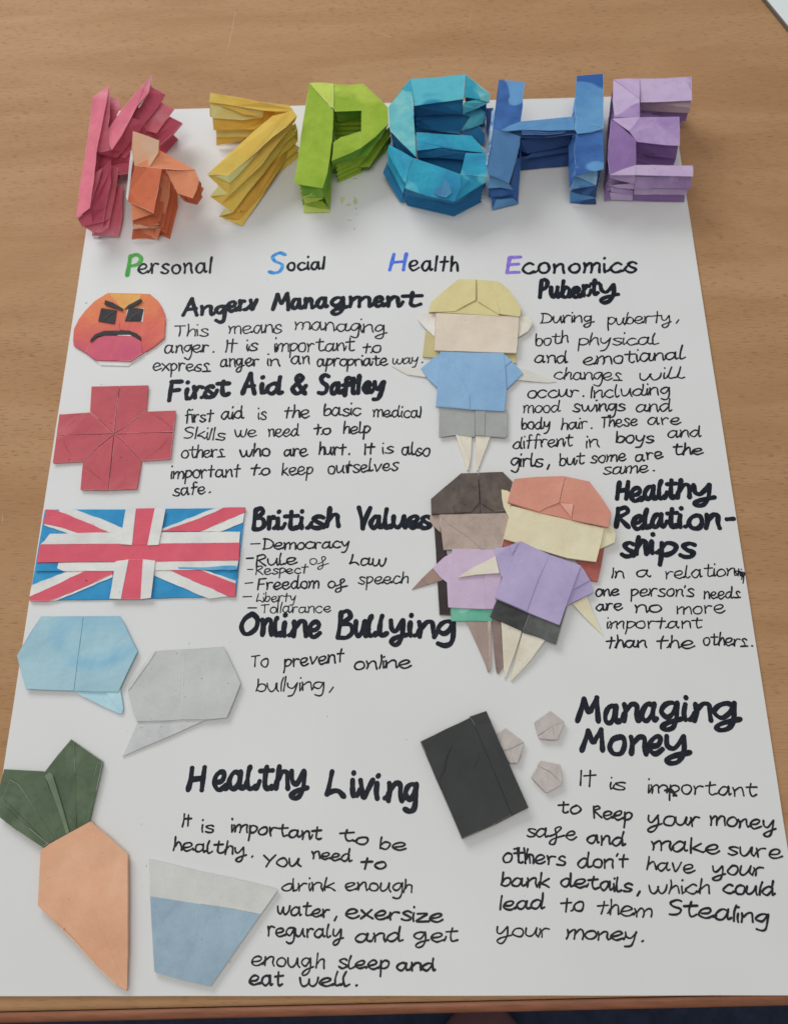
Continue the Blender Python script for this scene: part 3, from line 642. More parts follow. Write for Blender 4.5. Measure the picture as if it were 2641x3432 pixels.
PN('blue_patch', 'e', [(276, 306), (335, 298), (318, 320), (305, 342), (285, 325)], 2.0, BL, flag, .3)
PN('blue_patch', 'e', [(243, 494), (398, 494), (390, 525), (420, 547), (240, 550)], 2.0, BL, flag, .3)
PN('blue_patch', 'e', [(1195, 520), (1320, 522), (1590, 512), (1589, 538), (1330, 540), (1200, 534)], 2.2, paint('pale_blue_wash', (110, 170, 200), (60, 140, 185), soft=1), flag, .2, step=.004, jit=.4)
PN('red_crossbar', 'e', [(272, 370), (1000, 363), (1610, 356), (1604, 475), (900, 484), (248, 491)], 2.5, RD, flag, .6)
PN('red_upright', 'e', [(910, 128), (1045, 125), (996, 372), (884, 374)], 2.75, RD, flag, .6)
PN('white_border', 'e', [(846, 130), (914, 127), (888, 373), (806, 367)], 3.1, WF, flag, .6)
PN('white_border', 'e', [(1040, 127), (1112, 131), (1066, 372), (990, 375)], 3.1, WF, flag, .6)
PN('red_upright', 'e', [(858, 470), (966, 472), (948, 736), (810, 736)], 2.75, RD, flag, .6)
PN('white_border', 'e', [(778, 481), (865, 470), (813, 736), (736, 732)], 3.1, WF, flag, .6)
PN('white_border', 'e', [(961, 469), (1043, 478), (1014, 728), (944, 736)], 3.1, WF, flag, .6)
# ---- speech bubbles
bub = thing('speech_bubble', 'e', 520, 1120, 'pale blue folded paper speech bubble with a darker blue wash in its middle', 'speech bubble', GF)
s = NT('sky_blue_wash'); tc = s.n('ShaderNodeTexCoord'); v = tc.outputs['Object']
cB = s.ramp(s.noise(v, 30, 4, .5, .5), [(0.35, alb((152, 182, 190))), (0.65, alb((138, 171, 183)))])
mp = s.n('ShaderNodeMapping'); mp.inputs['Location'].default_value = (-0.012, -0.018, 0); mp.inputs['Scale'].default_value = (1, 1.2, 1); s.l(v, mp.inputs[0])
gt = s.n('ShaderNodeVectorMath', operation='LENGTH'); s.l(mp.outputs[0], gt.inputs[0])
ring_ = s.ramp(gt.outputs['Value'], [(0.0, (.35, .35, .35)), (0.017, (.5, .5, .5)), (0.023, (.85, .85, .85)), (0.027, (.5, .5, .5)), (0.032, (0, 0, 0))])
sep = s.noise(v, 36, 3, .5); mm = s.n('ShaderNodeMath', operation='MULTIPLY'); s.l(ring_, mm.inputs[0]); s.l(s.ramp(sep, [(.32, (0, 0, 0)), (.62, (1, 1, 1))]), mm.inputs[1])
cB = s.mix(mm.outputs[0], cB, alb((100, 156, 184)))
cB = s.mix(.22, cB, s.ramp(s.noise(v, 900, 3, .7), [(0.3, (.65, .65, .65)), (0.7, (1, 1, 1))]), 'MULTIPLY')
cB = s.mix(s.ramp(s.noise(v, 300, 2), [(0.74, (0, 0, 0)), (0.76, (.5, .5, .5))]), cB, (.08, .1, .12, 1))
s.l(cB, s.b.inputs['Base Color']); s.b.inputs['Roughness'].default_value = .75
s.l(s.bump(s.noise(v, 38, 3), .0035, .8), s.b.inputs['Normal']); SKY = s.m
LB = paint('pale_aqua_wash', (166, 200, 210), (152, 190, 204), speck=.2)
PN('tail', 'e', [(480, 1345), (700, 1340), (812, 1340), (832, 1470), (822, 1505), (795, 1502), (680, 1450), (570, 1395)], 1.4, LB, bub, .8)
PN('tail_fold', 'e', [(700, 1346), (808, 1346), (830, 1470), (815, 1500)], [1.9, 1.9, 1.6, 1.6], LB, bub, .3)
PN('left_panel', 'e', [(278, 850), (553, 850), (560, 862), (516, 1200), (497, 1351), (175, 1338), (115, 1115), (200, 970)], [2.6, 2.6, 2.4, 2.4, 2.4, 2.6, 2.6, 2.8], SKY, bub, 1.1)
PN('right_panel', 'e', [(555, 850), (803, 848), (835, 900), (880, 1000), (925, 1085), (888, 1160), (838, 1265), (796, 1358), (499, 1352), (518, 1200), (562, 862)], [2.6, 2.6, 2.6, 2.8, 2.6, 2.8, 2.6, 2.6, 2.5, 2.5, 2.5], SKY, bub, 1.1)
gb = thing('speech_bubble', 'e', 1240, 1300, 'light grey folded paper speech bubble with a long pointed tail', 'speech bubble', GF)
GR = paint('light_grey_wash', (178, 180, 177), (168, 170, 168), patch=30, speck=.9, soft=1); GR2 = paint('tail_grey_wash', (172, 173, 173), (186, 187, 186), speck=.6)
PN('tail', 'e', [(930, 1550), (1395, 1540), (1240, 1610), (1080, 1681), (820, 1792), (870, 1690)], [1.6, 1.8, 1.5, 1.5, 1.1, 1.4], GR2, gb, .8)
PN('left_panel', 'e', [(1035, 1085), (1245, 1072), (1228, 1310), (1226, 1543), (1120, 1551), (920, 1555), (895, 1490), (870, 1400), (860, 1352), (875, 1290), (960, 1180)], [2.8, 2.7, 2.9, 2.7, 2.6, 2.6, 2.6, 2.6, 2.6, 2.6, 2.6], GR, gb, 1.2, jit=0, bevel=0)
PN('right_panel', 'e', [(1245, 1072), (1500, 1055), (1545, 1150), (1615, 1300), (1568, 1420), (1522, 1530), (1390, 1543), (1226, 1543), (1228, 1310)], [2.7, 2.7, 2.8, 2.7, 2.7, 2.6, 2.6, 2.7, 2.9], GR, gb, 1.2, jit=0, bevel=0)
PN('edge_fold', 'e', [(1035, 1084), (1050, 1088), (880, 1330), (861, 1352), (875, 1290), (960, 1180)], [3.0, 3.2, 3.1, 2.8, 2.8, 3.0], GR2, gb, .3)
# ---- carrot
car = thing('carrot', 'i', 560, 1000, 'folded paper carrot, orange root with two green leaves', 'paper carrot', GF)
OR = paint('peach_orange_wash', (212, 160, 126), (200, 142, 108), (218, 170, 138), patch=22, speck=.25, soft=1)
LG = paint('leaf_green_wash', (84, 100, 74), (68, 84, 62), (98, 114, 88), patch=60, speck=.3, soft=1, crumple=1.5, mottle=.7, wear=.3); LG2 = paint('leaf_light_green_wash', (108, 124, 98), (92, 108, 84), patch=80, speck=.2)
PN('leaf', 'i', [(480, 76), (693, 222), (640, 450), (600, 640), (470, 720), (400, 560), (298, 300), (390, 180)], [2.0, 2.0, 2.2, 2.0, 1.9, 2.2, 2.0, 2.0], LG, car, 1.0, label=None) if False else PN('leaf', 'i', [(480, 76), (693, 222), (640, 450), (600, 640), (470, 720), (400, 560), (298, 300), (390, 180)], [2.0, 2.0, 2.2, 2.0, 1.9, 2.2, 2.0, 2.0], LG, car, 1.0)
PN('leaf_fold', 'i', [(480, 80), (500, 95), (512, 400), (515, 680), (440, 715), (400, 560), (300, 300), (385, 190)], [2.9, 2.4, 2.3, 2.4, 2.9, 2.9, 2.6, 2.6], LG, car, .4)
PN('leaf_fold', 'i', [(655, 236), (693, 222), (650, 420), (600, 635), (578, 645), (610, 440)], [2.4, 2.9, 2.9, 2.8, 2.4, 2.4], LG, car, .3)
PN('leaf', 'i', [(30, 276), (180, 284), (296, 290), (345, 320), (400, 500), (470, 720), (330, 790), (285, 802), (120, 690), (0, 598), (-2, 400)], [2.8, 3, 3, 3.1, 3.2, 3.0, 3, 3, 3, 3, 3], LG, car, .9)
PN('leaf_fold', 'i', [(70, 345), (130, 380), (250, 560), (370, 745), (330, 785), (200, 640), (20, 470)], [3.3, 3.2, 3.3, 3.3, 3.6, 3.7, 3.4], LG, car, .3)
PN('leaf_fold', 'i', [(220, 380), (296, 300), (330, 400), (400, 560), (452, 712), (395, 745), (310, 560)], [3.4, 3.5, 3.6, 3.7, 3.5, 3.4, 3.3], LG, car, .3)
PN('leaf_fold', 'i', [(300, 320), (330, 298), (352, 305), (378, 385), (430, 560), (468, 702), (446, 712), (390, 540), (330, 380)], [4.0, 4.2, 4.2, 4.3, 4.2, 3.8, 3.8, 4, 4], LG2, car, .4)
PN('leaf_fold', 'i', [(32, 528), (200, 670), (326, 776), (285, 802), (120, 690), (0, 598)], [3.6, 3.7, 3.6, 3.5, 3.6, 3.5], LG, car, .3)
PN('root', 'i', [(610, 626), (740, 735), (860, 848), (862, 1200), (860, 1500), (850, 1766)] + [(778, 1722), (640, 1590), (480, 1410), (330, 1265), (256, 1190), (265, 1000), (275, 822), (330, 780), (470, 702)], [4.4]*5+[3.2, 3.2]+[4.2]*4+[4.4]*4, OR, car, 2.2)
PN('root_fold', 'i', [(560, 1010), (720, 960), (858, 870), (858, 1300), (855, 1756), (760, 1520), (660, 1280)], [4.45, 4.5, 4.7, 4.7, 3.6, 4.6, 4.5], OR, car, .2, jit=0, bevel=0)
# ---- cup of water
cup = thing('cup_of_water', 'i', 1350, 1300, 'folded paper tumbler, grey above and blue water below', 'paper cup', GF)
CG = paint('cup_grey_wash', (190, 189, 184), (180, 180, 176), patch=30, speck=.5, soft=1); CW = paint('water_blue_wash', (142, 165, 178), (128, 152, 167), (158, 178, 188), patch=25, speck=.4, soft=1, mottle=.4)
PN('glass', 'i', [(1000, 880), (1400, 976), (1700, 1040), (1866, 1084), (1640, 1405), (1412, 1735), (1215, 1690), (1036, 1636), (1015, 1260)], [2.2, 2.4, 2.4, 2.4, 2.2, 2.2, 2.2, 2.2, 2.2], CG, cup, 1.6)
PN('water', 'i', [(1010, 1130), (1340, 1180), (1280, 1430), (1213, 1688), (1038, 1636), (1018, 1300)], [2.8, 2.5, 2.5, 2.5, 2.7, 2.8], CW, cup, .3, jit=0, bevel=0)
PN('water', 'i', [(1340, 1180), (1560, 1212), (1748, 1250), (1600, 1462), (1412, 1732), (1213, 1688), (1280, 1430)], [2.5, 2.6, 2.6, 2.6, 2.6, 2.5, 2.5], CW, cup, .3, jit=.0, bevel=0)
PN('glass_fold', 'i', [(1402, 979), (1700, 1042), (1864, 1085), (1750, 1248), (1560, 1210), (1344, 1178)], [2.62, 2.7, 2.6, 2.5, 2.6, 2.62], CG, cup, .2, jit=0, bevel=0)
# ---- wallet
wal = thing('wallet', 'k', 580, 600, 'black folded paper wallet with a flap along its right side', 'paper wallet', GF)
BW = paint('black_wallet_wash', (40, 42, 42), (50, 51, 51), (34, 38, 40), patch=30, speck=0, rough=.6, soft=1, wear=.12)
PN('cover', 'k', [(218, 370), (380, 290), (545, 212), (665, 182), (800, 500), (940, 812), (720, 925), (498, 1022), (360, 700)], 4.2, BW, wal, 3.6)
PN('flap', 'k', [(546, 203), (660, 165), (800, 490), (943, 815), (832, 862), (700, 540), (582, 262)], [5.2, 5.2, 5.2, 5.0, 4.7, 4.7, 4.7], BW, wal, .7)
PN('front_fold', 'k', [(432, 372), (580, 262), (700, 540), (828, 862), (700, 930), (500, 1018), (345, 640)], [4.5, 4.4, 4.5, 4.5, 4.4, 4.4, 4.5], BW, wal, .3)
# ---- coins
MC = paint('mauve_grey_wash', (176, 168, 162), (160, 151, 146), (186, 178, 172), patch=70, speck=.2, crumple=2); 
coins = [('pinkish grey folded paper coin half hidden under the black wallet', [(788, 280), (912, 375), (895, 470), (866, 520), (818, 518), (735, 420), (728, 318)], [[(788, 280), (912, 375), (820, 422), (730, 440)], [(912, 378), (868, 518), (845, 510), (822, 425)]], 2.4),
 ('pinkish grey folded paper coin nearest the Managing heading', [(1088, 165), (1183, 235), (1142, 358), (1085, 362), (1012, 350), (982, 240)], [[(1088, 165), (1183, 238), (1105, 266), (1004, 330), (985, 240)], [(1108, 268), (1183, 240), (1142, 357), (1122, 358)], [(1010, 335), (1104, 268), (1120, 358), (1014, 350)]], 2.6),
 ('pinkish grey folded paper coin beside the words It is important', [(1025, 500), (1155, 526), (1172, 655), (1062, 718), (960, 612)], [[(1025, 500), (1155, 526), (1170, 655), (1085, 570), (1000, 530)], [(1083, 572), (1168, 658), (1062, 716), (962, 612)]], 2.6)]
for lab, o_, fs, h_ in coins:
    cx_ = sum(p[0] for p in o_)/len(o_); cy_ = sum(p[1] for p in o_)/len(o_)
    c_ = thing('coin', 'k', cx_, cy_, lab, 'paper coin', 'folded paper coins by the wallet')
    PN('base', 'k', o_, h_, MC, c_, h_-.3, bevel=.7, jit=.1)
    for f_ in fs:
        PN('folded_panel', 'k', f_, [h_+.25+.35*(i % 2) for i in range(len(f_))], MC, c_, .3)

TC = paint('tan_crease', (170, 118, 84), speck=0); GC = paint('grey_line', (140, 140, 136), speck=0); WC = paint('pale_line', (214, 212, 206), speck=0)
crease(gb, 'e', [(1243, 1080), (1232, 1200), (1228, 1310), (1226, 1430), (1226, 1535)], 2.98, WC, .25)
crease(car, 'i', [(460, 1140), (470, 1150)], 4.7, TC, .5); crease(car, 'i', [(360, 1275), (470, 1385), (560, 1480)], 4.62, TC, .16)
BKC = paint('black_crease', (24, 25, 26), speck=0)
crease(wal, 'k', [(432, 390), (395, 480), (380, 560), (345, 628)], 5.0, BKC, .3); crease(wal, 'k', [(618, 450), (595, 510), (575, 560)], 5.0, BKC, .2)
# ---- people folded from paper
SK1 = paint('cream_wash', (204, 190, 172), (196, 180, 160), (210, 198, 184), patch=25, speck=.3, soft=1); BN = paint('blonde_wash', (200, 188, 134), (190, 176, 118), patch=40, speck=.1, soft=1); BN2 = paint('dark_blonde_wash', (172, 160, 108), (182, 170, 120))
SB = paint('shirt_blue_wash', (128, 166, 198), (116, 154, 192), (140, 176, 204), patch=30, speck=.15, soft=1); SG = paint('shorts_grey_wash', (152, 153, 150), (142, 143, 141), patch=40, speck=.8, soft=1)
LEG = paint('cream_leg_wash', (210, 200, 184), (200, 188, 170))
GP_ = 'people folded from paper'
f1 = thing('paper_person', 'c', 570, 700, 'folded paper figure with blonde hair, blue shirt and grey shorts', 'paper figure', GP_)
PN('back_hair', 'c', [(275, 405), (350, 405), (345, 720), (232, 713), (250, 560)], 1.3, BN2, f1, .8)
PN('back_hair', 'c', [(800, 500), (866, 500), (858, 756), (800, 740), (770, 680)], 1.3, BN2, f1, .8)
PN('ear', 'c', [(195, 455), (238, 425), (322, 418), (314, 580), (250, 520)], [1.8, 2.2, 2.2, 2.0, 2.2], paint('pink_cream_wash', (206, 190, 182), (214, 202, 194)), f1, .4)
PN('ear', 'c', [(870, 445), (945, 438), (972, 480), (965, 510), (930, 545), (872, 580)], [2.2, 2.6, 2.2, 2.2, 2.4, 2.0], LEG, f1, .5)
PN('ear_fold', 'c', [(884, 548), (965, 470), (972, 490), (940, 540), (878, 578)], [2.8, 3.1, 2.6, 2.6, 2.6], LEG, f1, .3)
PN('arm', 'c', [(18, 772), (120, 780), (240, 796), (255, 848), (130, 832), (95, 815)], [.5, .8, 1.2, 1.2, .8, .6], paint('pale_arm_wash', (198, 194, 184), (190, 186, 176)), f1, .4)
PN('arm', 'c', [(870, 782), (1000, 826), (1132, 880), (1070, 886), (865, 866)], [1.4, 1.0, .5, .6, 1.3], MATS['pale_arm_wash'], f1, .5)
PN('leg', 'c', [(452, 1230), (564, 1230), (557, 1380), (545, 1472), (528, 1476), (505, 1390)], [1.8, 1.8, 1.4, 1.0, 1.0, 1.2], LEG, f1, .7)
PN('leg', 'c', [(588, 1235), (690, 1238), (640, 1370), (604, 1475), (594, 1478), (590, 1350)], [1.8, 1.8, 1.4, 1.0, 1.0, 1.4], LEG, f1, .7)
PN('leg_fold', 'c', [(454, 1235), (470, 1235), (550, 1415), (535, 1474), (505, 1390)], [2.2, 2.4, 1.8, 1.3, 1.6], LEG, f1, .3)
PN('shorts', 'c', [(345, 1040), (580, 1060), (582, 1248), (470, 1232), (342, 1250)], 2.4, SG, f1, 1.0)
PN('shorts', 'c', [(583, 1060), (800, 1065), (800, 1240), (786, 1254), (690, 1246), (585, 1238)], 2.4, SG, f1, 1.0)
PN('shorts_fold', 'c', [(585, 1062), (652, 1066), (648, 1240), (587, 1236)], 2.9, SG, f1, .35)
PN('sleeve', 'c', [(350, 690), (345, 930), (270, 862), (220, 790), (300, 722)], [2.6, 2.6, 2.2, 2.0, 2.4], SB, f1, .7)
PN('sleeve', 'c', [(772, 686), (832, 740), (906, 820), (850, 880), (785, 938)], [2.8, 2.6, 2.2, 2.2, 2.6], SB, f1, .7)
PN('sleeve_fold', 'c', [(776, 688), (830, 738), (780, 780)], [3.2, 3.0, 3.2], SB, f1, .3)
PN('shirt', 'c', [(350, 676), (560, 683), (776, 684), (788, 800), (795, 940), (782, 1076), (550, 1065), (320, 1044), (335, 860)], [3.6, 3.8, 3.6, 3.6, 3.6, 3.4, 3.8, 3.4, 3.6], SB, f1, 1.4)
PN('shirt_fold', 'c', [(354, 680), (420, 720), (546, 960), (550, 1060), (325, 1040), (340, 860)], [3.9, 3.8, 4.1, 4.1, 3.7, 3.8], SB, f1, .3)
PN('hair', 'c', [(475, 190), (740, 204), (815, 265), (892, 385), (886, 442), (740, 430), (330, 414), (278, 410), (290, 345), (380, 265)], 3.0, BN2, f1, 1.6)
PN('head', 'c', [(322, 416), (600, 430), (878, 438), (872, 560), (861, 686), (590, 678), (312, 668), (316, 540)], [3.9, 4.2, 3.9, 3.9, 3.8, 4.1, 3.8, 3.9], SK1, f1, 1.4)
PN('under_fringe', 'c', [(455, 404), (592, 334), (740, 420), (745, 438), (330, 412)], [4.4, 4.2, 4.4, 4.4, 4.4], BN, f1, .5)
PN('fringe', 'c', [(475, 190), (588, 192), (588, 330), (452, 405), (276, 412), (288, 345), (380, 265)], [4.2, 4.6, 5.2, 5.0, 4.6, 4.3, 4.2], BN, f1, .6)
PN('fringe', 'c', [(600, 194), (740, 204), (815, 265), (892, 385), (887, 442), (738, 424), (600, 338)], [4.6, 4.2, 4.2, 4.3, 4.6, 5.0, 5.2], BN, f1, .6)
PN('parting', 'c', [(586, 193), (602, 194), (602, 338), (586, 332)], 3.9, BN2, f1, .5)
PN('fringe_crease', 'c', [(722, 312), (732, 360), (748, 420), (738, 424), (726, 370)], [4.9, 5.3, 5.6, 5.1, 4.9], BN, f1, .2)
# dark haired figure
BH = paint('dark_brown_wash', (74, 64, 60), (100, 88, 80), (54, 47, 45), patch=90, speck=.2, soft=1, crumple=1.6, mottle=.9, wear=.2); BHF = paint('near_black_wash', (44, 36, 36), (56, 46, 46), speck=0, wear=.15)
SK2 = paint('taupe_wash', (172, 152, 140), (154, 134, 122), (182, 162, 146), patch=40, speck=.3, soft=1, mottle=.7); LV = paint('pale_lavender_wash', (186, 164, 186), (178, 154, 180), patch=30, speck=.3, soft=1)
LGT = paint('taupe_leg_wash', (156, 136, 126), (144, 124, 116)); MG = paint('mint_green_wash', (98, 168, 142), (80, 154, 128), (120, 182, 158), patch=60, speck=.2)
f2 = thing('paper_person', 'g', 560, 650, 'folded paper figure with dark brown hair, pale lavender shirt and green shorts', 'paper figure', GP_)
PN('back_hair', 'g', [(310, 440), (360, 470), (400, 650), (420, 1045), (345, 1042), (330, 760)], 1.2, BHF, f2, .8)
PN('ear', 'g', [(284, 372), (350, 368), (352, 490), (300, 440), (280, 405)], [2.2, 2.4, 2.2, 2, 2], SK2, f2, .5)
PN('arm', 'g', [(158, 874), (230, 795), (300, 728), (370, 800), (360, 812)], [.6, 1.0, 1.5, 1.5, 1.3], paint('brown_arm_wash', (146, 118, 108), (130, 104, 98), patch=70), f2, .5)
PN('leg', 'g', [(522, 1080), (684, 1080), (690, 1230), (690, 1388), (682, 1425), (668, 1425), (655, 1380), (600, 1250)], [1.8]*2+[1.4]*2+[1, 1, 1, 1.4], LGT, f2, .7)
PN('leg_fold', 'g', [(668, 1085), (692, 1085), (692, 1388), (678, 1420)], [2.2, 2.2, 1.8, 1.5], SK2, f2, .3)
PN('leg', 'g', [(695, 1075), (755, 1075), (772, 1390), (744, 1436), (730, 1434), (722, 1400)], [1.8, 1.8, 1.4, 1, 1, 1.2], paint('brown_leg_wash', (134, 112, 106), (120, 98, 94)), f2, .7)
PN('shorts', 'g', [(422, 985), (700, 990), (700, 1085), (560, 1082), (426, 1084)], 2.3, MG, f2, 1.0)
PN('sleeve', 'g', [(430, 625), (412, 838), (352, 790), (300, 726), (375, 655)], [2.6, 2.4, 2.2, 2, 2.4], LV, f2, .6)
PN('shirt_side', 'g', [(412, 640), (436, 630), (425, 996), (404, 990), (396, 830)], [2.6, 2.8, 2.8, 2.4, 2.4], LV, f2, .6)
PN('shirt', 'g', [(430, 598), (650, 600), (765, 598), (770, 760), (720, 1005), (650, 1003), (410, 992), (418, 800)], [3.4, 3.6, 3.4, 3.2, 3.2, 3.5, 3.2, 3.4], LV, f2, 1.2)
PN('shirt_fold', 'g', [(650, 600), (764, 600), (768, 760), (718, 1003), (652, 1001)], [3.8, 3.7, 3.6, 3.6, 3.9], LV, f2, .3)
PN('head', 'g', [(343, 370), (600, 362), (815, 356), (790, 500), (764, 600), (500, 600), (372, 606), (360, 500)], [3.4]*8, SK2, f2, 1.2)
PN('head_fold', 'g', [(348, 372), (600, 364), (810, 358), (762, 598), (622, 598), (540, 520), (400, 430)], [3.9, 3.8, 3.8, 3.8, 3.9, 3.7, 3.7], SK2, f2, .3)
PN('hair', 'g', [(490, 92), (605, 88), (616, 300), (618, 360), (560, 362), (292, 369), (288, 264), (390, 175)], [3.9, 3.9, 3.9, 3.9, 3.9, 3.9, 3.9, 3.9], BH, f2, 1.3)
PN('hair', 'g', [(608, 88), (770, 82), (838, 150), (836, 240), (825, 355), (621, 360), (618, 290)], 3.9, BH, f2, 1.3)
PN('fringe_fold', 'g', [(490, 92), (600, 90), (608, 290), (560, 352), (294, 366), (290, 266), (390, 176)], [4.4, 4.9, 4.8, 4.4, 4.3, 4.3, 4.3], BH, f2, .3)
PN('fringe_fold', 'g', [(614, 90), (770, 84), (834, 150), (825, 340), (715, 350), (626, 295)], [4.9, 4.4, 4.3, 4.3, 4.4, 4.8], BH, f2, .3)
# ginger haired figure
GH = paint('terracotta_wash', (200, 134, 114), (190, 122, 102), (208, 146, 126), patch=30, speck=.25, soft=1); GHD = paint('dark_terracotta_wash', (164, 86, 76), (152, 76, 68))
SK3 = paint('warm_cream_wash', (208, 196, 164), (198, 184, 150), (214, 204, 176), patch=30, speck=.15, soft=1); VL = paint('violet_wash', (166, 154, 186), (152, 138, 178), (178, 168, 196), patch=35, speck=.25, soft=1)
BS = paint('charcoal_wash', (48, 50, 48), (62, 64, 62), speck=.1, patch=70, mottle=.6, wear=.2); LG3 = paint('ivory_leg_wash', (206, 198, 180), (196, 186, 166))
f3 = thing('paper_person', 'g', 1080, 650, 'folded paper figure with ginger hair, violet shirt and black shorts, tilted over its neighbour', 'paper figure', GP_)
PN('back_hair', 'g', [(800, 370), (840, 400), (840, 580), (738, 588), (768, 480)], 3.6, GHD, f3, .7)
PN('back_hair', 'g', [(1250, 660), (1440, 560), (1450, 590), (1428, 720), (1405, 820), (1365, 812)], [2.8, 3, 2.6, 2.2, 2, 2], GHD, f3, 1.0)
PN('ear', 'g', [(760, 200), (800, 208), (834, 228), (812, 392), (775, 318), (764, 260)], [5.4, 5.6, 5.2, 5, 5, 5.2], SK3, f3, .5)
PN('ear', 'g', [(1430, 455), (1500, 440), (1528, 498), (1521, 556), (1418, 600)], [4.2, 4.2, 3.8, 3.6, 3.6], SK3, f3, .6)
PN('leg', 'g', [(758, 1085), (900, 1140), (850, 1300), (795, 1450), (780, 1474), (770, 1290)], [3.0, 3.0, 2.2, 1.2, 1, 1.8], LG3, f3, .7)
PN('leg', 'g', [(905, 1155), (1055, 1210), (960, 1340), (880, 1430), (828, 1488), (818, 1480), (850, 1350)], [3.0, 3.0, 2.2, 1.4, 1, 1, 2], LG3, f3, .7)
PN('leg_fold', 'g', [(1050, 1214), (960, 1340), (882, 1430), (826, 1486), (900, 1370)], [3.3, 2.6, 1.8, 1.5, 2.4], LG3, f3, .3)
PN('arm', 'g', [(1238, 968), (1330, 920), (1380, 1040), (1440, 1176), (1422, 1162), (1330, 1070)], [2.4, 2.4, 1.6, .7, .7, 1.4], SK3, f3, .6)
PN('shorts', 'g', [(735, 925), (960, 1010), (905, 1152), (790, 1100), (682, 1052)], 4.0, BS, f3, 1.0)
PN('shorts', 'g', [(950, 1010), (1200, 985), (1160, 1120), (1128, 1240), (1010, 1190), (905, 1160)], 4.0, paint('worn_charcoal_wash', (70, 72, 70), (92, 94, 90), speck=.1, patch=80, mottle=.7, wear=.2), f3, 1.0)
PN('sleeve', 'g', [(1290, 708), (1320, 750), (1356, 806), (1376, 892), (1290, 935), (1192, 980), (1220, 850)], [4.6, 4.2, 3.6, 3.2, 3.4, 3.8, 4.4], VL, f3, .7)
PN('sleeve_fold', 'g', [(1290, 712), (1322, 752), (1350, 812), (1225, 880)], [5.0, 4.8, 4.2, 4.9], VL, f3, .3)
PN('sleeve', 'g', [(712, 600), (815, 578), (884, 548), (850, 690), (762, 792), (745, 740)], [5, 5.2, 5.2, 5.2, 5, 4.8], VL, f3, .7)
PN('sleeve_fold', 'g', [(815, 575), (884, 548), (830, 640)], [5.8, 5.7, 5.9], VL, f3, .3)
PN('arm', 'g', [(722, 648), (748, 762), (600, 772), (465, 792), (550, 735)], [5.4, 5.2, 4.9, 4.4, 4.8], LG3, f3, .6)
PN('shirt', 'g', [(888, 545), (1090, 640), (1294, 710), (1235, 870), (1150, 1110), (930, 1022), (718, 930), (765, 795), (840, 640)], [5.8, 6, 5.8, 5.8, 5.4, 5.6, 5.4, 5.6, 5.8], VL, f3, 1.4)
PN('shirt_fold', 'g', [(892, 552), (1082, 640), (1010, 800), (930, 1018), (724, 926), (768, 800), (842, 642)], [6.3, 6.1, 6.2, 6.0, 5.8, 6.0, 6.3], VL, f3, .3)
PN('head', 'g', [(826, 308), (1130, 385), (1446, 460), (1425, 570), (1396, 686), (1200, 660), (1000, 600), (775, 532), (800, 420)], [5.6, 5.9, 5.6, 5.5, 5.4, 5.6, 5.6, 5.4, 5.5], SK3, f3, 1.4)
PN('hair', 'g', [(846, 130), (1000, 115), (1170, 110), (1350, 146), (1425, 245), (1496, 356), (1478, 456), (1230, 405), (1010, 355), (802, 288), (820, 210)], 6.4, GH, f3, 1.2)
PN('fringe_fold', 'g', [(846, 130), (1000, 115), (1188, 112), (1160, 210), (1145, 288), (1060, 320), (1010, 350), (802, 285), (820, 210)], [6.7, 6.7, 7.1, 7.2, 7.3, 7.0, 6.9, 6.8, 6.7], GH, f3, .4)
PN('fringe_fold', 'g', [(1192, 113), (1350, 147), (1425, 245), (1494, 356), (1477, 454), (1232, 404), (1242, 300), (1152, 288), (1168, 205)], [7.0, 6.7, 6.7, 6.7, 6.8, 7.0, 7.2, 7.2, 7.2], GH, f3, .4)
PN('fringe_flap', 'g', [(1152, 290), (1242, 298), (1230, 392)], [7.6, 7.9, 7.3], paint('pale_terracotta_wash', (218, 158, 138), (208, 142, 124)), f3, .3)

# ================================================================= STANDING LETTERS (deep accordion-folded)
def core(name, r, pts, h, mat, parent, n=4, inset=1.0, zig=1.6, drift=(0, 0), zb=0.3):
    "pleated stack under a letter's front face, down to the card"
    hs = h if isinstance(h, (list, tuple)) else [h]*len(pts)
    P = [rp(r, x, y, q) for (x, y), q in zip(pts, hs)]
    m = len(P); a2 = sum(P[i].x*P[(i+1) % m].y-P[(i+1) % m].x*P[i].y for i in range(m))
    if a2 < 0: P.reverse()
    def off(d):
        out = []
        for i in range(m):
            a, b, c = P[i-1], P[i], P[(i+1) % m]
            e1 = Vector((b.x-a.x, b.y-a.y)); e2 = Vector((c.x-b.x, c.y-b.y))
            if e1.length < 1e-7 or e2.length < 1e-7: out.append(Vector((b.x, b.y))); continue
            e1.normalize(); e2.normalize(); n1 = Vector((-e1.y, e1.x)); n2 = Vector((-e2.y, e2.x)); nb = n1+n2
            if nb.length < .2: nb = n1
            nb.normalize(); k = d/max(.5, nb.dot(n1)); out.append(Vector((b.x+nb.x*k, b.y+nb.y*k)))
        return out
    V = []; Fc = []; K = 2*n+1
    for k in range(K):
        t = k/(K-1); o2 = off((inset + (zig if k % 2 else 0))*0.001)
        for i in range(m):
            zt = P[i].z - 0.0012
            V.append(Vector((o2[i].x+drift[0]*t*0.001, o2[i].y+drift[1]*t*0.001, zt*(1-t)+zb*0.001*t+random.uniform(-.0004, .0004)*(0 < t < 1))))
        if k:
            for i in range(m): Fc.append([(k-1)*m+i, k*m+i, k*m+(i+1) % m, (k-1)*m+(i+1) % m])
    Fc.append(list(range(m))); Fc.append([(K-1)*m+i for i in range(m)][::-1])
    return link_mesh(name, V, Fc, mat, parent)
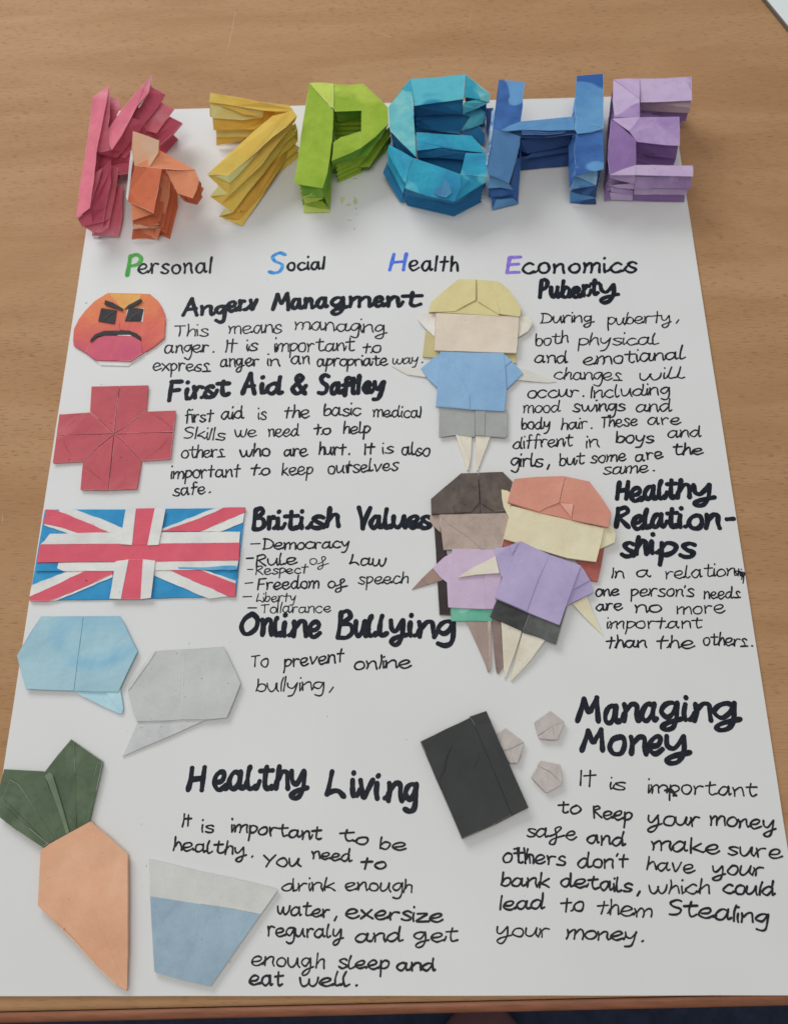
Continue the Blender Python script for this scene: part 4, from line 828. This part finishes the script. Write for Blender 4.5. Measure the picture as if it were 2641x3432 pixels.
def letter(name, r, base, label, faces, cores, mat):
    o = empty(name, base_of(r, *base), label, 'paper letter' if 'seven' not in name else 'paper numeral', 'folded paper letters and numeral across the top of the poster')
    for c in cores:
        core('pleated_stack', r, c[0], c[1], mat, o, **(c[2] if len(c) > 2 else {}))
    for f in faces:
        nm = f[0] or 'folded_panel'; m_ = f[3] if len(f) > 3 and f[3] else mat
        PN(nm, r, f[1], f[2], m_, o, f[4] if len(f) > 4 else .35, jit=.22, bevel=.1, worn=.16)
    return o
# --- Y
PI1 = paint('pink_wash', (210, 108, 124), (194, 90, 110), (220, 132, 144), patch=35, speck=.1, soft=1, mottle=.4); PI2 = paint('deep_pink_wash', (190, 80, 102), (178, 70, 94), patch=40, speck=.1)
letter('letter_y', 'A', (330, 900), 'tall pink folded paper letter Y at the left end of the row', [
 ('front_face', [(235, 262), (350, 183), (334, 300), (305, 440), (262, 655), (245, 850), (215, 1045), (118, 1117), (150, 850), (180, 690), (205, 520)], [40, 44, 42, 39, 34, 31, 28, 24, 27, 31, 35], PI1),
 (None, [(350, 185), (358, 300), (355, 400), (345, 465), (362, 632), (310, 650), (264, 645), (305, 440)], [44, 40, 37, 35, 29, 29, 31, 36], PI1),
 ('front_face', [(651, 112), (628, 235), (545, 330), (500, 420), (432, 545), (370, 636), (356, 600), (350, 480), (384, 430), (440, 350), (545, 225), (600, 160)], [50, 47, 44, 41, 37, 32, 32, 34, 36, 39, 46, 49], PI1),
 ('inner_edge', [(651, 112), (655, 125), (632, 225), (565, 335), (552, 338), (600, 265), (630, 205)], [50, 49, 46, 43, 42.5, 44, 47], WP, .2),
 (None, [(262, 655), (370, 636), (434, 545), (505, 402), (605, 440), (560, 505), (505, 560), (440, 650), (410, 690), (375, 690)], [32, 31, 36, 40, 34, 31, 28, 25, 23, 24], PI2),
 (None, [(358, 262), (425, 282), (430, 338), (385, 430), (350, 475)], [34, 33, 31, 29, 27], PI1),
 (None, [(648, 190), (748, 245), (725, 285), (690, 340), (606, 442), (515, 402), (560, 335), (632, 232)], [43, 38, 36, 34, 31, 36, 40, 42], PI2),
 (None, [(716, 298), (808, 350), (770, 402), (684, 518), (612, 500), (570, 495), (606, 440)], [33, 29, 27, 23, 24, 25, 29], PI1),
 (None, [(776, 400), (866, 446), (800, 520), (708, 606), (700, 560), (650, 536), (684, 518)], [25, 21, 18, 13, 16, 18, 21], PI2),
 (None, [(865, 446), (868, 452), (800, 530), (708, 612), (708, 604)], [20, 12, 8, 5, 9], PI1),
 (None, [(255, 660), (378, 690), (480, 640), (520, 640), (500, 800), (420, 812), (366, 745), (300, 765), (245, 760)], [24, 22, 20, 20, 12, 12, 16, 20, 22], PI2),
 (None, [(240, 800), (300, 765), (366, 700), (365, 860), (345, 960), (312, 1140), (160, 1174), (130, 1120), (216, 1048)], [25, 24, 23, 20, 18, 16, 17, 21, 24], PI2),
 (None, [(248, 800), (302, 762), (282, 850), (235, 990), (222, 1042), (236, 900)], [28, 27, 25.5, 25.5, 26, 27], PI1),
 (None, [(366, 742), (418, 745), (405, 880), (372, 1050), (348, 1182), (300, 1215), (236, 1216), (170, 1172), (312, 1142), (345, 960)], [16, 15, 13, 12, 11, 9, 10, 14, 14, 16], PI1),
 (None, [(402, 905), (450, 870), (444, 1100), (418, 1246), (230, 1240), (232, 1216), (346, 1184), (372, 1050)], [8, 7, 4, 2, 3, 6, 8, 9], PI1),
 ('bare_edge', [(232, 1230), (418, 1240), (416, 1250), (230, 1246)], 1.2, WP, .3)],
 [([(235, 262), (350, 190), (300, 460), (262, 655), (215, 1040), (130, 1100)], [38, 41, 36, 31, 26, 23], dict(inset=1.10, n=5, drift=(6, -3))),
  ([(640, 150), (700, 230), (600, 440), (440, 660), (350, 640), (450, 360)], [44, 40, 31, 26, 27, 36], dict(inset=1.25, n=5, drift=(6, -4)))], PI2)
# --- r
O1 = paint('orange_wash', (222, 132, 92), (210, 116, 76), (226, 146, 112), patch=35, speck=.3, soft=1); O2 = paint('burnt_orange_wash', (198, 100, 64), (186, 88, 54), patch=30, speck=.9, soft=1); O3 = paint('faded_orange_wash', (208, 150, 112), (198, 160, 132), patch=40, speck=.4, soft=1)
letter('letter_r', 'A', (640, 1100), 'small orange folded paper letter r in front of the pink Y', [
 ('front_face', [(518, 502), (703, 568), (698, 655), (640, 748), (530, 748), (508, 640)], [46, 44, 40, 36, 35, 40], O3),
 ('bare_edge', [(503, 640), (530, 640), (512, 750), (482, 1000), (470, 965), (490, 760)], [38, 38, 34, 25, 26, 34], WP, .3),
 ('arm', [(703, 636), (800, 690), (900, 745), (960, 775), (905, 775), (845, 778), (720, 768), (530, 747), (640, 690)], [38, 36, 34, 33, 33.5, 34, 35, 36, 38], O1),
 ('front_face', [(530, 749), (722, 768), (700, 900), (665, 1082), (585, 1045), (510, 1012), (480, 1000), (505, 850)], [37, 36, 33, 28, 27, 26, 27, 32], O2),
 ('arm_end', [(750, 776), (845, 780), (905, 777), (955, 772), (985, 850), (965, 920), (940, 976), (830, 940)], [33, 33, 33, 33, 30, 28, 26, 27], O1),
 (None, [(830, 938), (940, 976), (985, 850), (1000, 870), (998, 920), (940, 985), (850, 962)], [24, 23, 27, 24, 20, 18, 19], O2),
 (None, [(850, 965), (940, 988), (1000, 895), (1018, 906), (985, 970), (935, 1010), (880, 998)], [16, 15, 18, 15, 12, 10, 11], O1),
 (None, [(722, 768), (780, 820), (775, 960), (720, 1180), (690, 1262), (655, 1090), (700, 900)], [30, 26, 18, 8, 4, 18, 26], O1),
 (None, [(505, 1012), (585, 1045), (666, 1081), (512, 1133), (506, 1070)], [24, 24, 23, 18, 21], O1),
 (None, [(515, 1133), (665, 1084), (705, 1160), (520, 1194)], [16, 19, 14, 10], O2),
 (None, [(520, 1192), (700, 1170), (660, 1185), (524, 1150)], [12, 12, 13, 14], O3),
 ('base_fold', [(518, 1192), (545, 1198), (690, 1262), (508, 1262)], [8, 8, 1.5, 1.5], O2),
 ('base_fold', [(520, 1190), (700, 1182), (694, 1268)], [7, 7, 1.5], O1),
 ('bare_edge', [(540, 1258), (630, 1256), (628, 1266), (536, 1266)], 1.5, WP, .3)],
 [([(535, 560), (700, 620), (715, 780), (668, 1070), (490, 990)], [38, 38, 33, 27, 27], dict(inset=1.00, n=5, drift=(5, -3))),
  ([(725, 700), (950, 790), (975, 860), (935, 960), (840, 930), (745, 790)], [32, 31, 29, 25, 26, 30], dict(inset=1.6, n=2, zig=.8, drift=(2, -1), zb=15))], O2)
# --- 7
Y1 = paint('golden_yellow_wash', (222, 178, 76), (210, 164, 60), (228, 190, 98), patch=30, speck=.15, soft=1); Y2 = paint('pale_yellow_wash', (222, 200, 128), (214, 186, 104), patch=40, speck=.2); Y3 = paint('deep_yellow_wash', (200, 150, 52), (186, 136, 46))
letter('numeral_seven', 'A', (1350, 900), 'yellow folded paper numeral 7 with fanned pleats', [
 ('front_face', [(1062, 232), (1240, 262), (1425, 300), (1612, 320), (1645, 350), (1612, 368), (1438, 358), (1240, 325), (1055, 300)], [38, 38, 38, 37, 36, 35, 35, 35, 35], Y1),
 (None, [(1060, 304), (1240, 328), (1436, 360), (1430, 405), (1290, 425), (1080, 410), (1068, 400)], [33, 33, 33, 28, 26, 26, 26], Y2),
 (None, [(1055, 302), (1075, 306), (1082, 404), (1060, 400)], [32, 32, 24, 24], Y1),
 (None, [(1120, 318), (1240, 330), (1425, 398), (1300, 385)], [33.5, 33.5, 31, 31], Y1),
 (None, [(1078, 412), (1290, 426), (1430, 408), (1432, 450), (1375, 490), (1085, 494)], [25, 24, 25, 20, 18, 18], Y1),
 (None, [(1100, 492), (1385, 487), (1320, 542), (1105, 542)], [14, 14, 10, 10], Y2),
 (None, [(1105, 540), (1320, 538), (1275, 572), (1105, 602)], [9, 9, 4, 2], Y1),
 (None, [(1436, 358), (1520, 362), (1440, 445), (1430, 450)], [31, 31, 22, 22], Y3),
 ('stem_face', [(1612, 368), (1642, 352), (1672, 395), (1600, 470), (1500, 545), (1390, 650), (1280, 740), (1190, 812), (1110, 810), (1040, 805), (1200, 660), (1350, 520), (1500, 395)], [37, 37, 36, 34, 33, 31, 30, 29, 30, 31, 33, 35, 37], Y1),
 (None, [(1672, 395), (1658, 432), (1590, 480), (1490, 560), (1395, 650), (1500, 545), (1600, 470)], [35, 31, 30, 29, 28, 31, 33], Y3),
 (None, [(1045, 812), (1110, 812), (1190, 812), (1395, 652), (1490, 560), (1590, 482), (1655, 436), (1540, 590), (1420, 745), (1310, 850), (1198, 952), (1120, 885)], [28, 29, 28, 26, 27, 28, 29, 24, 21, 19, 18, 23], Y1),
 (None, [(1095, 818), (1190, 814), (1395, 655), (1330, 735), (1200, 866)], [30, 30, 28.5, 26, 25], Y2),
 (None, [(1060, 962), (1120, 888), (1198, 946)], [20, 23, 18], Y2),
 (None, [(1060, 962), (1198, 948), (1310, 850), (1420, 745), (1540, 600), (1660, 445), (1672, 480), (1560, 640), (1440, 800), (1330, 930), (1220, 1077)], [18, 18, 17, 17, 20, 24, 20, 15, 12, 11, 9], Y1),
 (None, [(1122, 1102), (1160, 1050), (1218, 1076)], [9, 12, 9], Y2),
 (None, [(1122, 1102), (1220, 1076), (1440, 800), (1560, 640), (1675, 482), (1678, 560), (1470, 890), (1275, 1125)], [7, 7, 9, 12, 16, 9, 4, 3], Y3),
 ('base_fold', [(1125, 1105), (1275, 1122), (1475, 890), (1290, 1167), (1285, 1167)], [3, 3, 3, 1, 1], Y1)],
 [([(1075, 245), (1610, 330), (1600, 365), (1440, 352), (1070, 295)], [35, 34, 32, 32, 32], dict(inset=0.60, n=5, zig=1)),
  ([(1610, 380), (1655, 400), (1400, 640), (1190, 800), (1060, 800), (1350, 530)], [34, 33, 28, 26, 28, 32], dict(inset=1.00, n=5, drift=(3, -3)))], Y1)
# --- P
G1 = paint('lime_green_wash', (142, 168, 40), (122, 154, 26), (162, 180, 60), patch=34, speck=.1, soft=1, mottle=.4); G2 = paint('pale_lime_wash', (176, 192, 84), (164, 182, 64)); G3 = paint('grass_green_wash', (96, 146, 30), (82, 132, 26), (120, 158, 50), patch=60, soft=1)
letter('letter_p', 'B', (330, 800), 'lime green folded paper letter P', [
 ('stem_face', [(287, 166), (375, 265), (457, 352), (450, 560), (415, 800), (382, 906), (240, 882), (182, 870), (210, 680), (235, 500), (262, 320)], [30, 30, 30, 28, 26, 25, 26, 26, 27, 28, 29], G1),
 ('corner_fold', [(288, 162), (380, 160), (458, 168), (458, 345), (375, 262)], [30.5, 30.5, 30.5, 30.8, 30.8], G2),
 ('front_face', [(458, 170), (560, 178), (664, 168), (656, 358), (560, 362), (470, 365), (458, 345)], [30, 30, 30, 30, 30, 30, 30], G1),
 ('bowl_face', [(664, 168), (745, 240), (842, 338), (844, 452), (752, 545), (652, 620), (655, 358)], [30.6, 30.5, 30, 29, 28, 27.5, 30], G1),
 ('bowl_face', [(650, 505), (654, 620), (560, 665), (445, 712), (458, 582), (510, 545)], [28.5, 27.6, 27, 27, 28.5, 28.6], G1),
 (None, [(472, 366), (656, 359), (650, 412), (490, 436)], [28, 28, 20, 18], G3), (None, [(490, 438), (650, 415), (650, 480), (480, 490)], [14, 15, 7, 6], G3),
 (None, [(478, 436), (490, 438), (475, 520), (462, 570), (468, 440)], [17, 16, 10, 20, 22], G3),
 (None, [(445, 712), (560, 666), (654, 621), (844, 455), (780, 560), (700, 672), (450, 742)], [26, 26, 26, 27, 22, 18, 18], G3),
 (None, [(450, 742), (700, 674), (780, 565), (850, 470), (862, 522), (800, 620), (712, 752), (450, 768)], [15, 15, 17, 20, 15, 11, 7, 8], G1),
 (None, [(450, 770), (712, 754), (862, 530), (864, 580), (735, 735), (712, 760), (455, 800)], [6, 5, 9, 3, 2, 1.5, 1.5], G3),
 (None, [(458, 352), (472, 440), (462, 600), (450, 740), (430, 900), (392, 965), (382, 906), (415, 800), (450, 560)], [28, 20, 16, 12, 12, 16, 22, 24, 26], G3),
 (None, [(238, 884), (380, 908), (392, 960), (385, 972), (240, 966)], [24, 23, 17, 15, 16], G3), (None, [(240, 968), (360, 925), (388, 960)], [17, 19, 16], G1),
 (None, [(245, 968), (388, 974), (345, 992), (256, 1012)], [13, 13, 10, 7], G2), (None, [(250, 1014), (345, 990), (385, 1000), (432, 1056)], [7, 9, 9, 1.5], G1),
 ('base_fold', [(250, 1012), (345, 1035), (432, 1056), (426, 1074), (248, 1077)], [5, 3, 1.5, .8, .8], G2), (None, [(392, 965), (432, 800), (452, 745), (432, 1056)], [11, 9, 8, 1.5], G1)],
 [([(290, 185), (450, 350), (440, 560), (375, 890), (200, 860), (240, 500)], [28, 28, 27, 24, 24, 26], dict(inset=0.90, n=6, zig=1.3)),
  ([(420, 185), (655, 185), (650, 350), (440, 358)], 28, dict(inset=0.45, n=6, zig=1)), ([(668, 190), (830, 345), (832, 445), (655, 600), (660, 350)], [28.5, 28, 27, 26, 28], dict(inset=0.45, n=6, zig=1)),
  ([(645, 520), (648, 612), (460, 695), (465, 590)], [26, 25.5, 25, 26], dict(inset=0.45, n=6, zig=1))], G1)
# --- S
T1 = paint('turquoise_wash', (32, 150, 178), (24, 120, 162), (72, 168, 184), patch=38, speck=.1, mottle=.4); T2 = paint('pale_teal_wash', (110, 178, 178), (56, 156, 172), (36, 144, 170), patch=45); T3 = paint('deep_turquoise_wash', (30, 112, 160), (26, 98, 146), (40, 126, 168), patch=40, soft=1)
letter('letter_s', 'B', (1200, 850), 'turquoise blue folded paper letter S', [
 ('front_face', [(1000, 134), (1012, 250), (1022, 400), (1034, 600), (1038, 685), (940, 590), (858, 500), (850, 420), (845, 332), (920, 230)], [33, 33, 31, 28, 27, 27, 28, 29, 30, 32], T2),
 ('front_face', [(1000, 134), (1180, 125), (1382, 102), (1376, 190), (1370, 277), (1200, 300), (1022, 325)], [33, 33, 33, 32, 31, 31, 31], T1),
 ('front_face', [(1382, 102), (1470, 170), (1560, 240), (1556, 302), (1460, 275), (1374, 262)], [33.3, 32, 31, 28, 29, 31], T2),
 (None, [(1370, 330), (1375, 300), (1460, 280), (1552, 300), (1460, 345), (1370, 378)], [27, 29, 28, 27, 24, 22], T1),
 (None, [(1022, 326), (1200, 302), (1370, 280), (1370, 380), (1200, 385), (1026, 392)], [29, 29, 29, 19, 19, 19], T3),
 (None, [(1028, 394), (1370, 384), (1420, 402), (1350, 500), (1345, 522), (1180, 500), (1045, 480)], [16, 16, 15, 6, 5, 6, 7], T3),
 (None, [(1370, 378), (1420, 352), (1490, 332), (1530, 372), (1510, 450), (1430, 480), (1352, 502), (1420, 402)], [20, 20, 19, 17, 12, 12, 11, 16], T1),
 (None, [(1345, 522), (1480, 465), (1526, 522), (1520, 605), (1480, 580), (1430, 532)], [8, 11, 8, 3, 4, 7], T3),
 ('middle_bar', [(1040, 512), (1230, 525), (1430, 534), (1480, 590), (1528, 656), (1380, 640), (1220, 618), (1045, 640)], [29, 29, 29, 28, 27, 27, 27, 27], T1),
 (None, [(1045, 642), (1220, 619), (1380, 642), (1384, 656), (1372, 704), (1200, 690), (1050, 690)], [25, 26, 26, 25, 20, 20, 20], T3),
 (None, [(1050, 692), (1372, 707), (1350, 804), (1200, 765), (1095, 732)], [16, 16, 8, 10, 12], T3),
 (None, [(860, 505), (950, 600), (1040, 690), (1015, 700), (900, 610), (868, 560)], [24, 24, 24, 18, 18, 20], T3),
 ('lower_face', [(848, 598), (930, 640), (1015, 690), (985, 770), (962, 870), (945, 852), (880, 740), (835, 642)], [25, 26, 27, 25, 23, 22, 21, 22], T1),
 ('lower_face', [(1015, 690), (1180, 745), (1350, 806), (1352, 900), (1310, 1000), (1120, 960), (960, 905), (975, 800)], [28, 28, 28, 25, 21, 21, 22, 26], T1),
 ('lower_face', [(1386, 655), (1530, 660), (1536, 760), (1534, 822), (1440, 812), (1350, 808), (1370, 730)], [28, 28, 27, 26, 27, 28, 28], T1),
 ('lower_face', [(1350, 808), (1440, 812), (1535, 824), (1528, 862), (1420, 930), (1312, 1000), (1352, 900)], [28.3, 27.5, 26, 24, 22, 20.6, 25], T1),
 (None, [(962, 905), (1120, 960), (1310, 1000), (1304, 1052), (1130, 1022), (956, 998)], [19, 18, 17, 1.5, 1.5, 2], T3),
 (None, [(1312, 1000), (1420, 930), (1528, 866), (1530, 892), (1420, 980), (1306, 1050)], [17, 16, 16, 10, 6, 1.5], T3),
 (None, [(848, 600), (835, 645), (880, 745), (946, 852), (965, 872), (948, 940), (890, 830), (840, 740)], [20, 19, 17, 15, 15, 11, 12, 14], T1),
 (None, [(806, 795), (842, 705), (890, 830), (952, 930), (956, 1000), (925, 1000), (860, 890)], [9, 12, 9, 7, 2, 2, 5], T3),
 (None, [(842, 705), (850, 650), (900, 770), (960, 880), (952, 930), (890, 830)], [14, 15, 13, 12, 9, 11], T3)],
 [([(1000, 150), (1020, 330), (1030, 650), (870, 500), (855, 340)], [31, 29, 26, 26, 28], dict(inset=0.50, n=6, zig=1)), ([(1010, 145), (1375, 115), (1365, 270), (1025, 318)], [31, 31, 29, 29], dict(inset=0.45, n=6, zig=1)),
  ([(1390, 120), (1545, 245), (1540, 290), (1385, 255)], [31, 29, 27, 29], dict(inset=0.40, n=5, zig=1, drift=(0, 2))), ([(1050, 525), (1425, 545), (1515, 650), (1220, 610), (1050, 630)], [27, 27, 25, 25, 25], dict(inset=0.40, n=5, zig=.8)),
  ([(870, 620), (1010, 700), (1345, 815), (1520, 825), (1515, 850), (1310, 985), (970, 900), (850, 660)], [22, 25, 26, 24, 22, 18, 19, 19], dict(inset=0.50, n=6, zig=1))], T3)
_s = bpy.data.objects['letter_s']
PN('purple_smear', 'B', [(1240, 840), (1272, 880), (1290, 940), (1250, 975), (1190, 960), (1160, 940), (1215, 900)], [26.2, 24.9, 23.2, 22.2, 22.5, 23.1, 24.5], paint('purple_smear_paint', (62, 110, 158), (58, 134, 170), patch=90, speck=.3), _s, .1, bevel=0, worn=0, lift=.3)
# --- H
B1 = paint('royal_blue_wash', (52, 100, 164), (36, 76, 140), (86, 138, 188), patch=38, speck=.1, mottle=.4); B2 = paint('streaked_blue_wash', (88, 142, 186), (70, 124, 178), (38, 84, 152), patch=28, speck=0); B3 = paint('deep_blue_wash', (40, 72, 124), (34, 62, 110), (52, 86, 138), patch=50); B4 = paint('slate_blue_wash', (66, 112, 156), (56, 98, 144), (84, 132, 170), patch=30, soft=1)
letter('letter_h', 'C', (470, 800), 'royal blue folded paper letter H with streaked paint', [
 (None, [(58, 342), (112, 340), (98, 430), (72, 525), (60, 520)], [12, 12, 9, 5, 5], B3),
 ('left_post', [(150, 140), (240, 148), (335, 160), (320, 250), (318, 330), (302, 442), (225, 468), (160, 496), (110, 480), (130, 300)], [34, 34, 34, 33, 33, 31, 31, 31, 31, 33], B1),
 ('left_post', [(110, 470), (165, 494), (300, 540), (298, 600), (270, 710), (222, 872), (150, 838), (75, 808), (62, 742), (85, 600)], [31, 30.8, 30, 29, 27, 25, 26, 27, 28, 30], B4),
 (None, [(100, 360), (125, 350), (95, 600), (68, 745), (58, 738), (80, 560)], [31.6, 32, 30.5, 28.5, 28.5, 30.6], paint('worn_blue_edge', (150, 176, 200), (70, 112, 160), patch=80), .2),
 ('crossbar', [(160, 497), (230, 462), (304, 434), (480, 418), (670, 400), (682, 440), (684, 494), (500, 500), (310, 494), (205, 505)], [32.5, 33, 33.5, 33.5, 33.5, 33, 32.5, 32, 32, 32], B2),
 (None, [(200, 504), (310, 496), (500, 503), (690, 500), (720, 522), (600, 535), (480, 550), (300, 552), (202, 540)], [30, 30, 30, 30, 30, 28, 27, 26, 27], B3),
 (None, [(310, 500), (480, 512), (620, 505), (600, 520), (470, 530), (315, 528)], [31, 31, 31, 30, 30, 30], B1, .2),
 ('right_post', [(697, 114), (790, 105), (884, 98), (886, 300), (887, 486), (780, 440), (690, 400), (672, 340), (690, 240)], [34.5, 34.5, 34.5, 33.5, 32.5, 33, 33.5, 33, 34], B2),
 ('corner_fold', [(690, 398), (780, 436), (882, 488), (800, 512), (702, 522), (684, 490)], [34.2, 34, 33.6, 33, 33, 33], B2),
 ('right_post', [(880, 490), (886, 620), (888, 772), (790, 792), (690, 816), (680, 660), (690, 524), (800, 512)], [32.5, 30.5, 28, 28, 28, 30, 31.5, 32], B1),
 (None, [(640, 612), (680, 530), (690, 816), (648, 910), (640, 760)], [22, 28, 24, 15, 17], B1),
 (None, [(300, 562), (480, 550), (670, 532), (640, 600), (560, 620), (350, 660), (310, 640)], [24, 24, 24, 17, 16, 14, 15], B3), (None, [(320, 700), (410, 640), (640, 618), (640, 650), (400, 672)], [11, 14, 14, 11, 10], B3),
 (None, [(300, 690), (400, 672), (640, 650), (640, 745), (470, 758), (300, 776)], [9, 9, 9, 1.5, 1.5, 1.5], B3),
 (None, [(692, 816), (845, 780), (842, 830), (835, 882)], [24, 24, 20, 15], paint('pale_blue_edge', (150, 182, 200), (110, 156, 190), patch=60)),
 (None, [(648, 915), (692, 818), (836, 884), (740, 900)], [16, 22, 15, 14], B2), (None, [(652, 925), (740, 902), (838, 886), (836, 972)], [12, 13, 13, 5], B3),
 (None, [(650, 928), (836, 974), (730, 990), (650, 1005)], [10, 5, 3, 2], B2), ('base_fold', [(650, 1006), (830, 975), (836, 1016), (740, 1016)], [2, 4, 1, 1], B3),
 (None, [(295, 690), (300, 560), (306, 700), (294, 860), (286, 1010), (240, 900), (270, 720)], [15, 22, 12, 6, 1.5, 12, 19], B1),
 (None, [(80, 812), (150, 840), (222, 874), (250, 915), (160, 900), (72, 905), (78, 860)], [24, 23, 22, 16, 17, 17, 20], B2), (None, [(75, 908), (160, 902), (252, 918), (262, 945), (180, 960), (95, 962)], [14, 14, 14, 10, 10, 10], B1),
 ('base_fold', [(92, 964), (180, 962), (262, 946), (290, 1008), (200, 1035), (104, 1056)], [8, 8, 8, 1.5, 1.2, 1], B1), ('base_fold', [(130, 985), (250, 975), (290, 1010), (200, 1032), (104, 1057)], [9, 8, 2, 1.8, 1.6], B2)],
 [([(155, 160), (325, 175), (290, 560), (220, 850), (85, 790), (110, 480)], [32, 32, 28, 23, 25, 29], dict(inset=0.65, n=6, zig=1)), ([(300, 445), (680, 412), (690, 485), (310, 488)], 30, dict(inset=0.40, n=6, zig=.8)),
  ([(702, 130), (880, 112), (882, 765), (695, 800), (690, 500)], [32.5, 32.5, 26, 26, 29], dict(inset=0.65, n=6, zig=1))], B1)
# --- E
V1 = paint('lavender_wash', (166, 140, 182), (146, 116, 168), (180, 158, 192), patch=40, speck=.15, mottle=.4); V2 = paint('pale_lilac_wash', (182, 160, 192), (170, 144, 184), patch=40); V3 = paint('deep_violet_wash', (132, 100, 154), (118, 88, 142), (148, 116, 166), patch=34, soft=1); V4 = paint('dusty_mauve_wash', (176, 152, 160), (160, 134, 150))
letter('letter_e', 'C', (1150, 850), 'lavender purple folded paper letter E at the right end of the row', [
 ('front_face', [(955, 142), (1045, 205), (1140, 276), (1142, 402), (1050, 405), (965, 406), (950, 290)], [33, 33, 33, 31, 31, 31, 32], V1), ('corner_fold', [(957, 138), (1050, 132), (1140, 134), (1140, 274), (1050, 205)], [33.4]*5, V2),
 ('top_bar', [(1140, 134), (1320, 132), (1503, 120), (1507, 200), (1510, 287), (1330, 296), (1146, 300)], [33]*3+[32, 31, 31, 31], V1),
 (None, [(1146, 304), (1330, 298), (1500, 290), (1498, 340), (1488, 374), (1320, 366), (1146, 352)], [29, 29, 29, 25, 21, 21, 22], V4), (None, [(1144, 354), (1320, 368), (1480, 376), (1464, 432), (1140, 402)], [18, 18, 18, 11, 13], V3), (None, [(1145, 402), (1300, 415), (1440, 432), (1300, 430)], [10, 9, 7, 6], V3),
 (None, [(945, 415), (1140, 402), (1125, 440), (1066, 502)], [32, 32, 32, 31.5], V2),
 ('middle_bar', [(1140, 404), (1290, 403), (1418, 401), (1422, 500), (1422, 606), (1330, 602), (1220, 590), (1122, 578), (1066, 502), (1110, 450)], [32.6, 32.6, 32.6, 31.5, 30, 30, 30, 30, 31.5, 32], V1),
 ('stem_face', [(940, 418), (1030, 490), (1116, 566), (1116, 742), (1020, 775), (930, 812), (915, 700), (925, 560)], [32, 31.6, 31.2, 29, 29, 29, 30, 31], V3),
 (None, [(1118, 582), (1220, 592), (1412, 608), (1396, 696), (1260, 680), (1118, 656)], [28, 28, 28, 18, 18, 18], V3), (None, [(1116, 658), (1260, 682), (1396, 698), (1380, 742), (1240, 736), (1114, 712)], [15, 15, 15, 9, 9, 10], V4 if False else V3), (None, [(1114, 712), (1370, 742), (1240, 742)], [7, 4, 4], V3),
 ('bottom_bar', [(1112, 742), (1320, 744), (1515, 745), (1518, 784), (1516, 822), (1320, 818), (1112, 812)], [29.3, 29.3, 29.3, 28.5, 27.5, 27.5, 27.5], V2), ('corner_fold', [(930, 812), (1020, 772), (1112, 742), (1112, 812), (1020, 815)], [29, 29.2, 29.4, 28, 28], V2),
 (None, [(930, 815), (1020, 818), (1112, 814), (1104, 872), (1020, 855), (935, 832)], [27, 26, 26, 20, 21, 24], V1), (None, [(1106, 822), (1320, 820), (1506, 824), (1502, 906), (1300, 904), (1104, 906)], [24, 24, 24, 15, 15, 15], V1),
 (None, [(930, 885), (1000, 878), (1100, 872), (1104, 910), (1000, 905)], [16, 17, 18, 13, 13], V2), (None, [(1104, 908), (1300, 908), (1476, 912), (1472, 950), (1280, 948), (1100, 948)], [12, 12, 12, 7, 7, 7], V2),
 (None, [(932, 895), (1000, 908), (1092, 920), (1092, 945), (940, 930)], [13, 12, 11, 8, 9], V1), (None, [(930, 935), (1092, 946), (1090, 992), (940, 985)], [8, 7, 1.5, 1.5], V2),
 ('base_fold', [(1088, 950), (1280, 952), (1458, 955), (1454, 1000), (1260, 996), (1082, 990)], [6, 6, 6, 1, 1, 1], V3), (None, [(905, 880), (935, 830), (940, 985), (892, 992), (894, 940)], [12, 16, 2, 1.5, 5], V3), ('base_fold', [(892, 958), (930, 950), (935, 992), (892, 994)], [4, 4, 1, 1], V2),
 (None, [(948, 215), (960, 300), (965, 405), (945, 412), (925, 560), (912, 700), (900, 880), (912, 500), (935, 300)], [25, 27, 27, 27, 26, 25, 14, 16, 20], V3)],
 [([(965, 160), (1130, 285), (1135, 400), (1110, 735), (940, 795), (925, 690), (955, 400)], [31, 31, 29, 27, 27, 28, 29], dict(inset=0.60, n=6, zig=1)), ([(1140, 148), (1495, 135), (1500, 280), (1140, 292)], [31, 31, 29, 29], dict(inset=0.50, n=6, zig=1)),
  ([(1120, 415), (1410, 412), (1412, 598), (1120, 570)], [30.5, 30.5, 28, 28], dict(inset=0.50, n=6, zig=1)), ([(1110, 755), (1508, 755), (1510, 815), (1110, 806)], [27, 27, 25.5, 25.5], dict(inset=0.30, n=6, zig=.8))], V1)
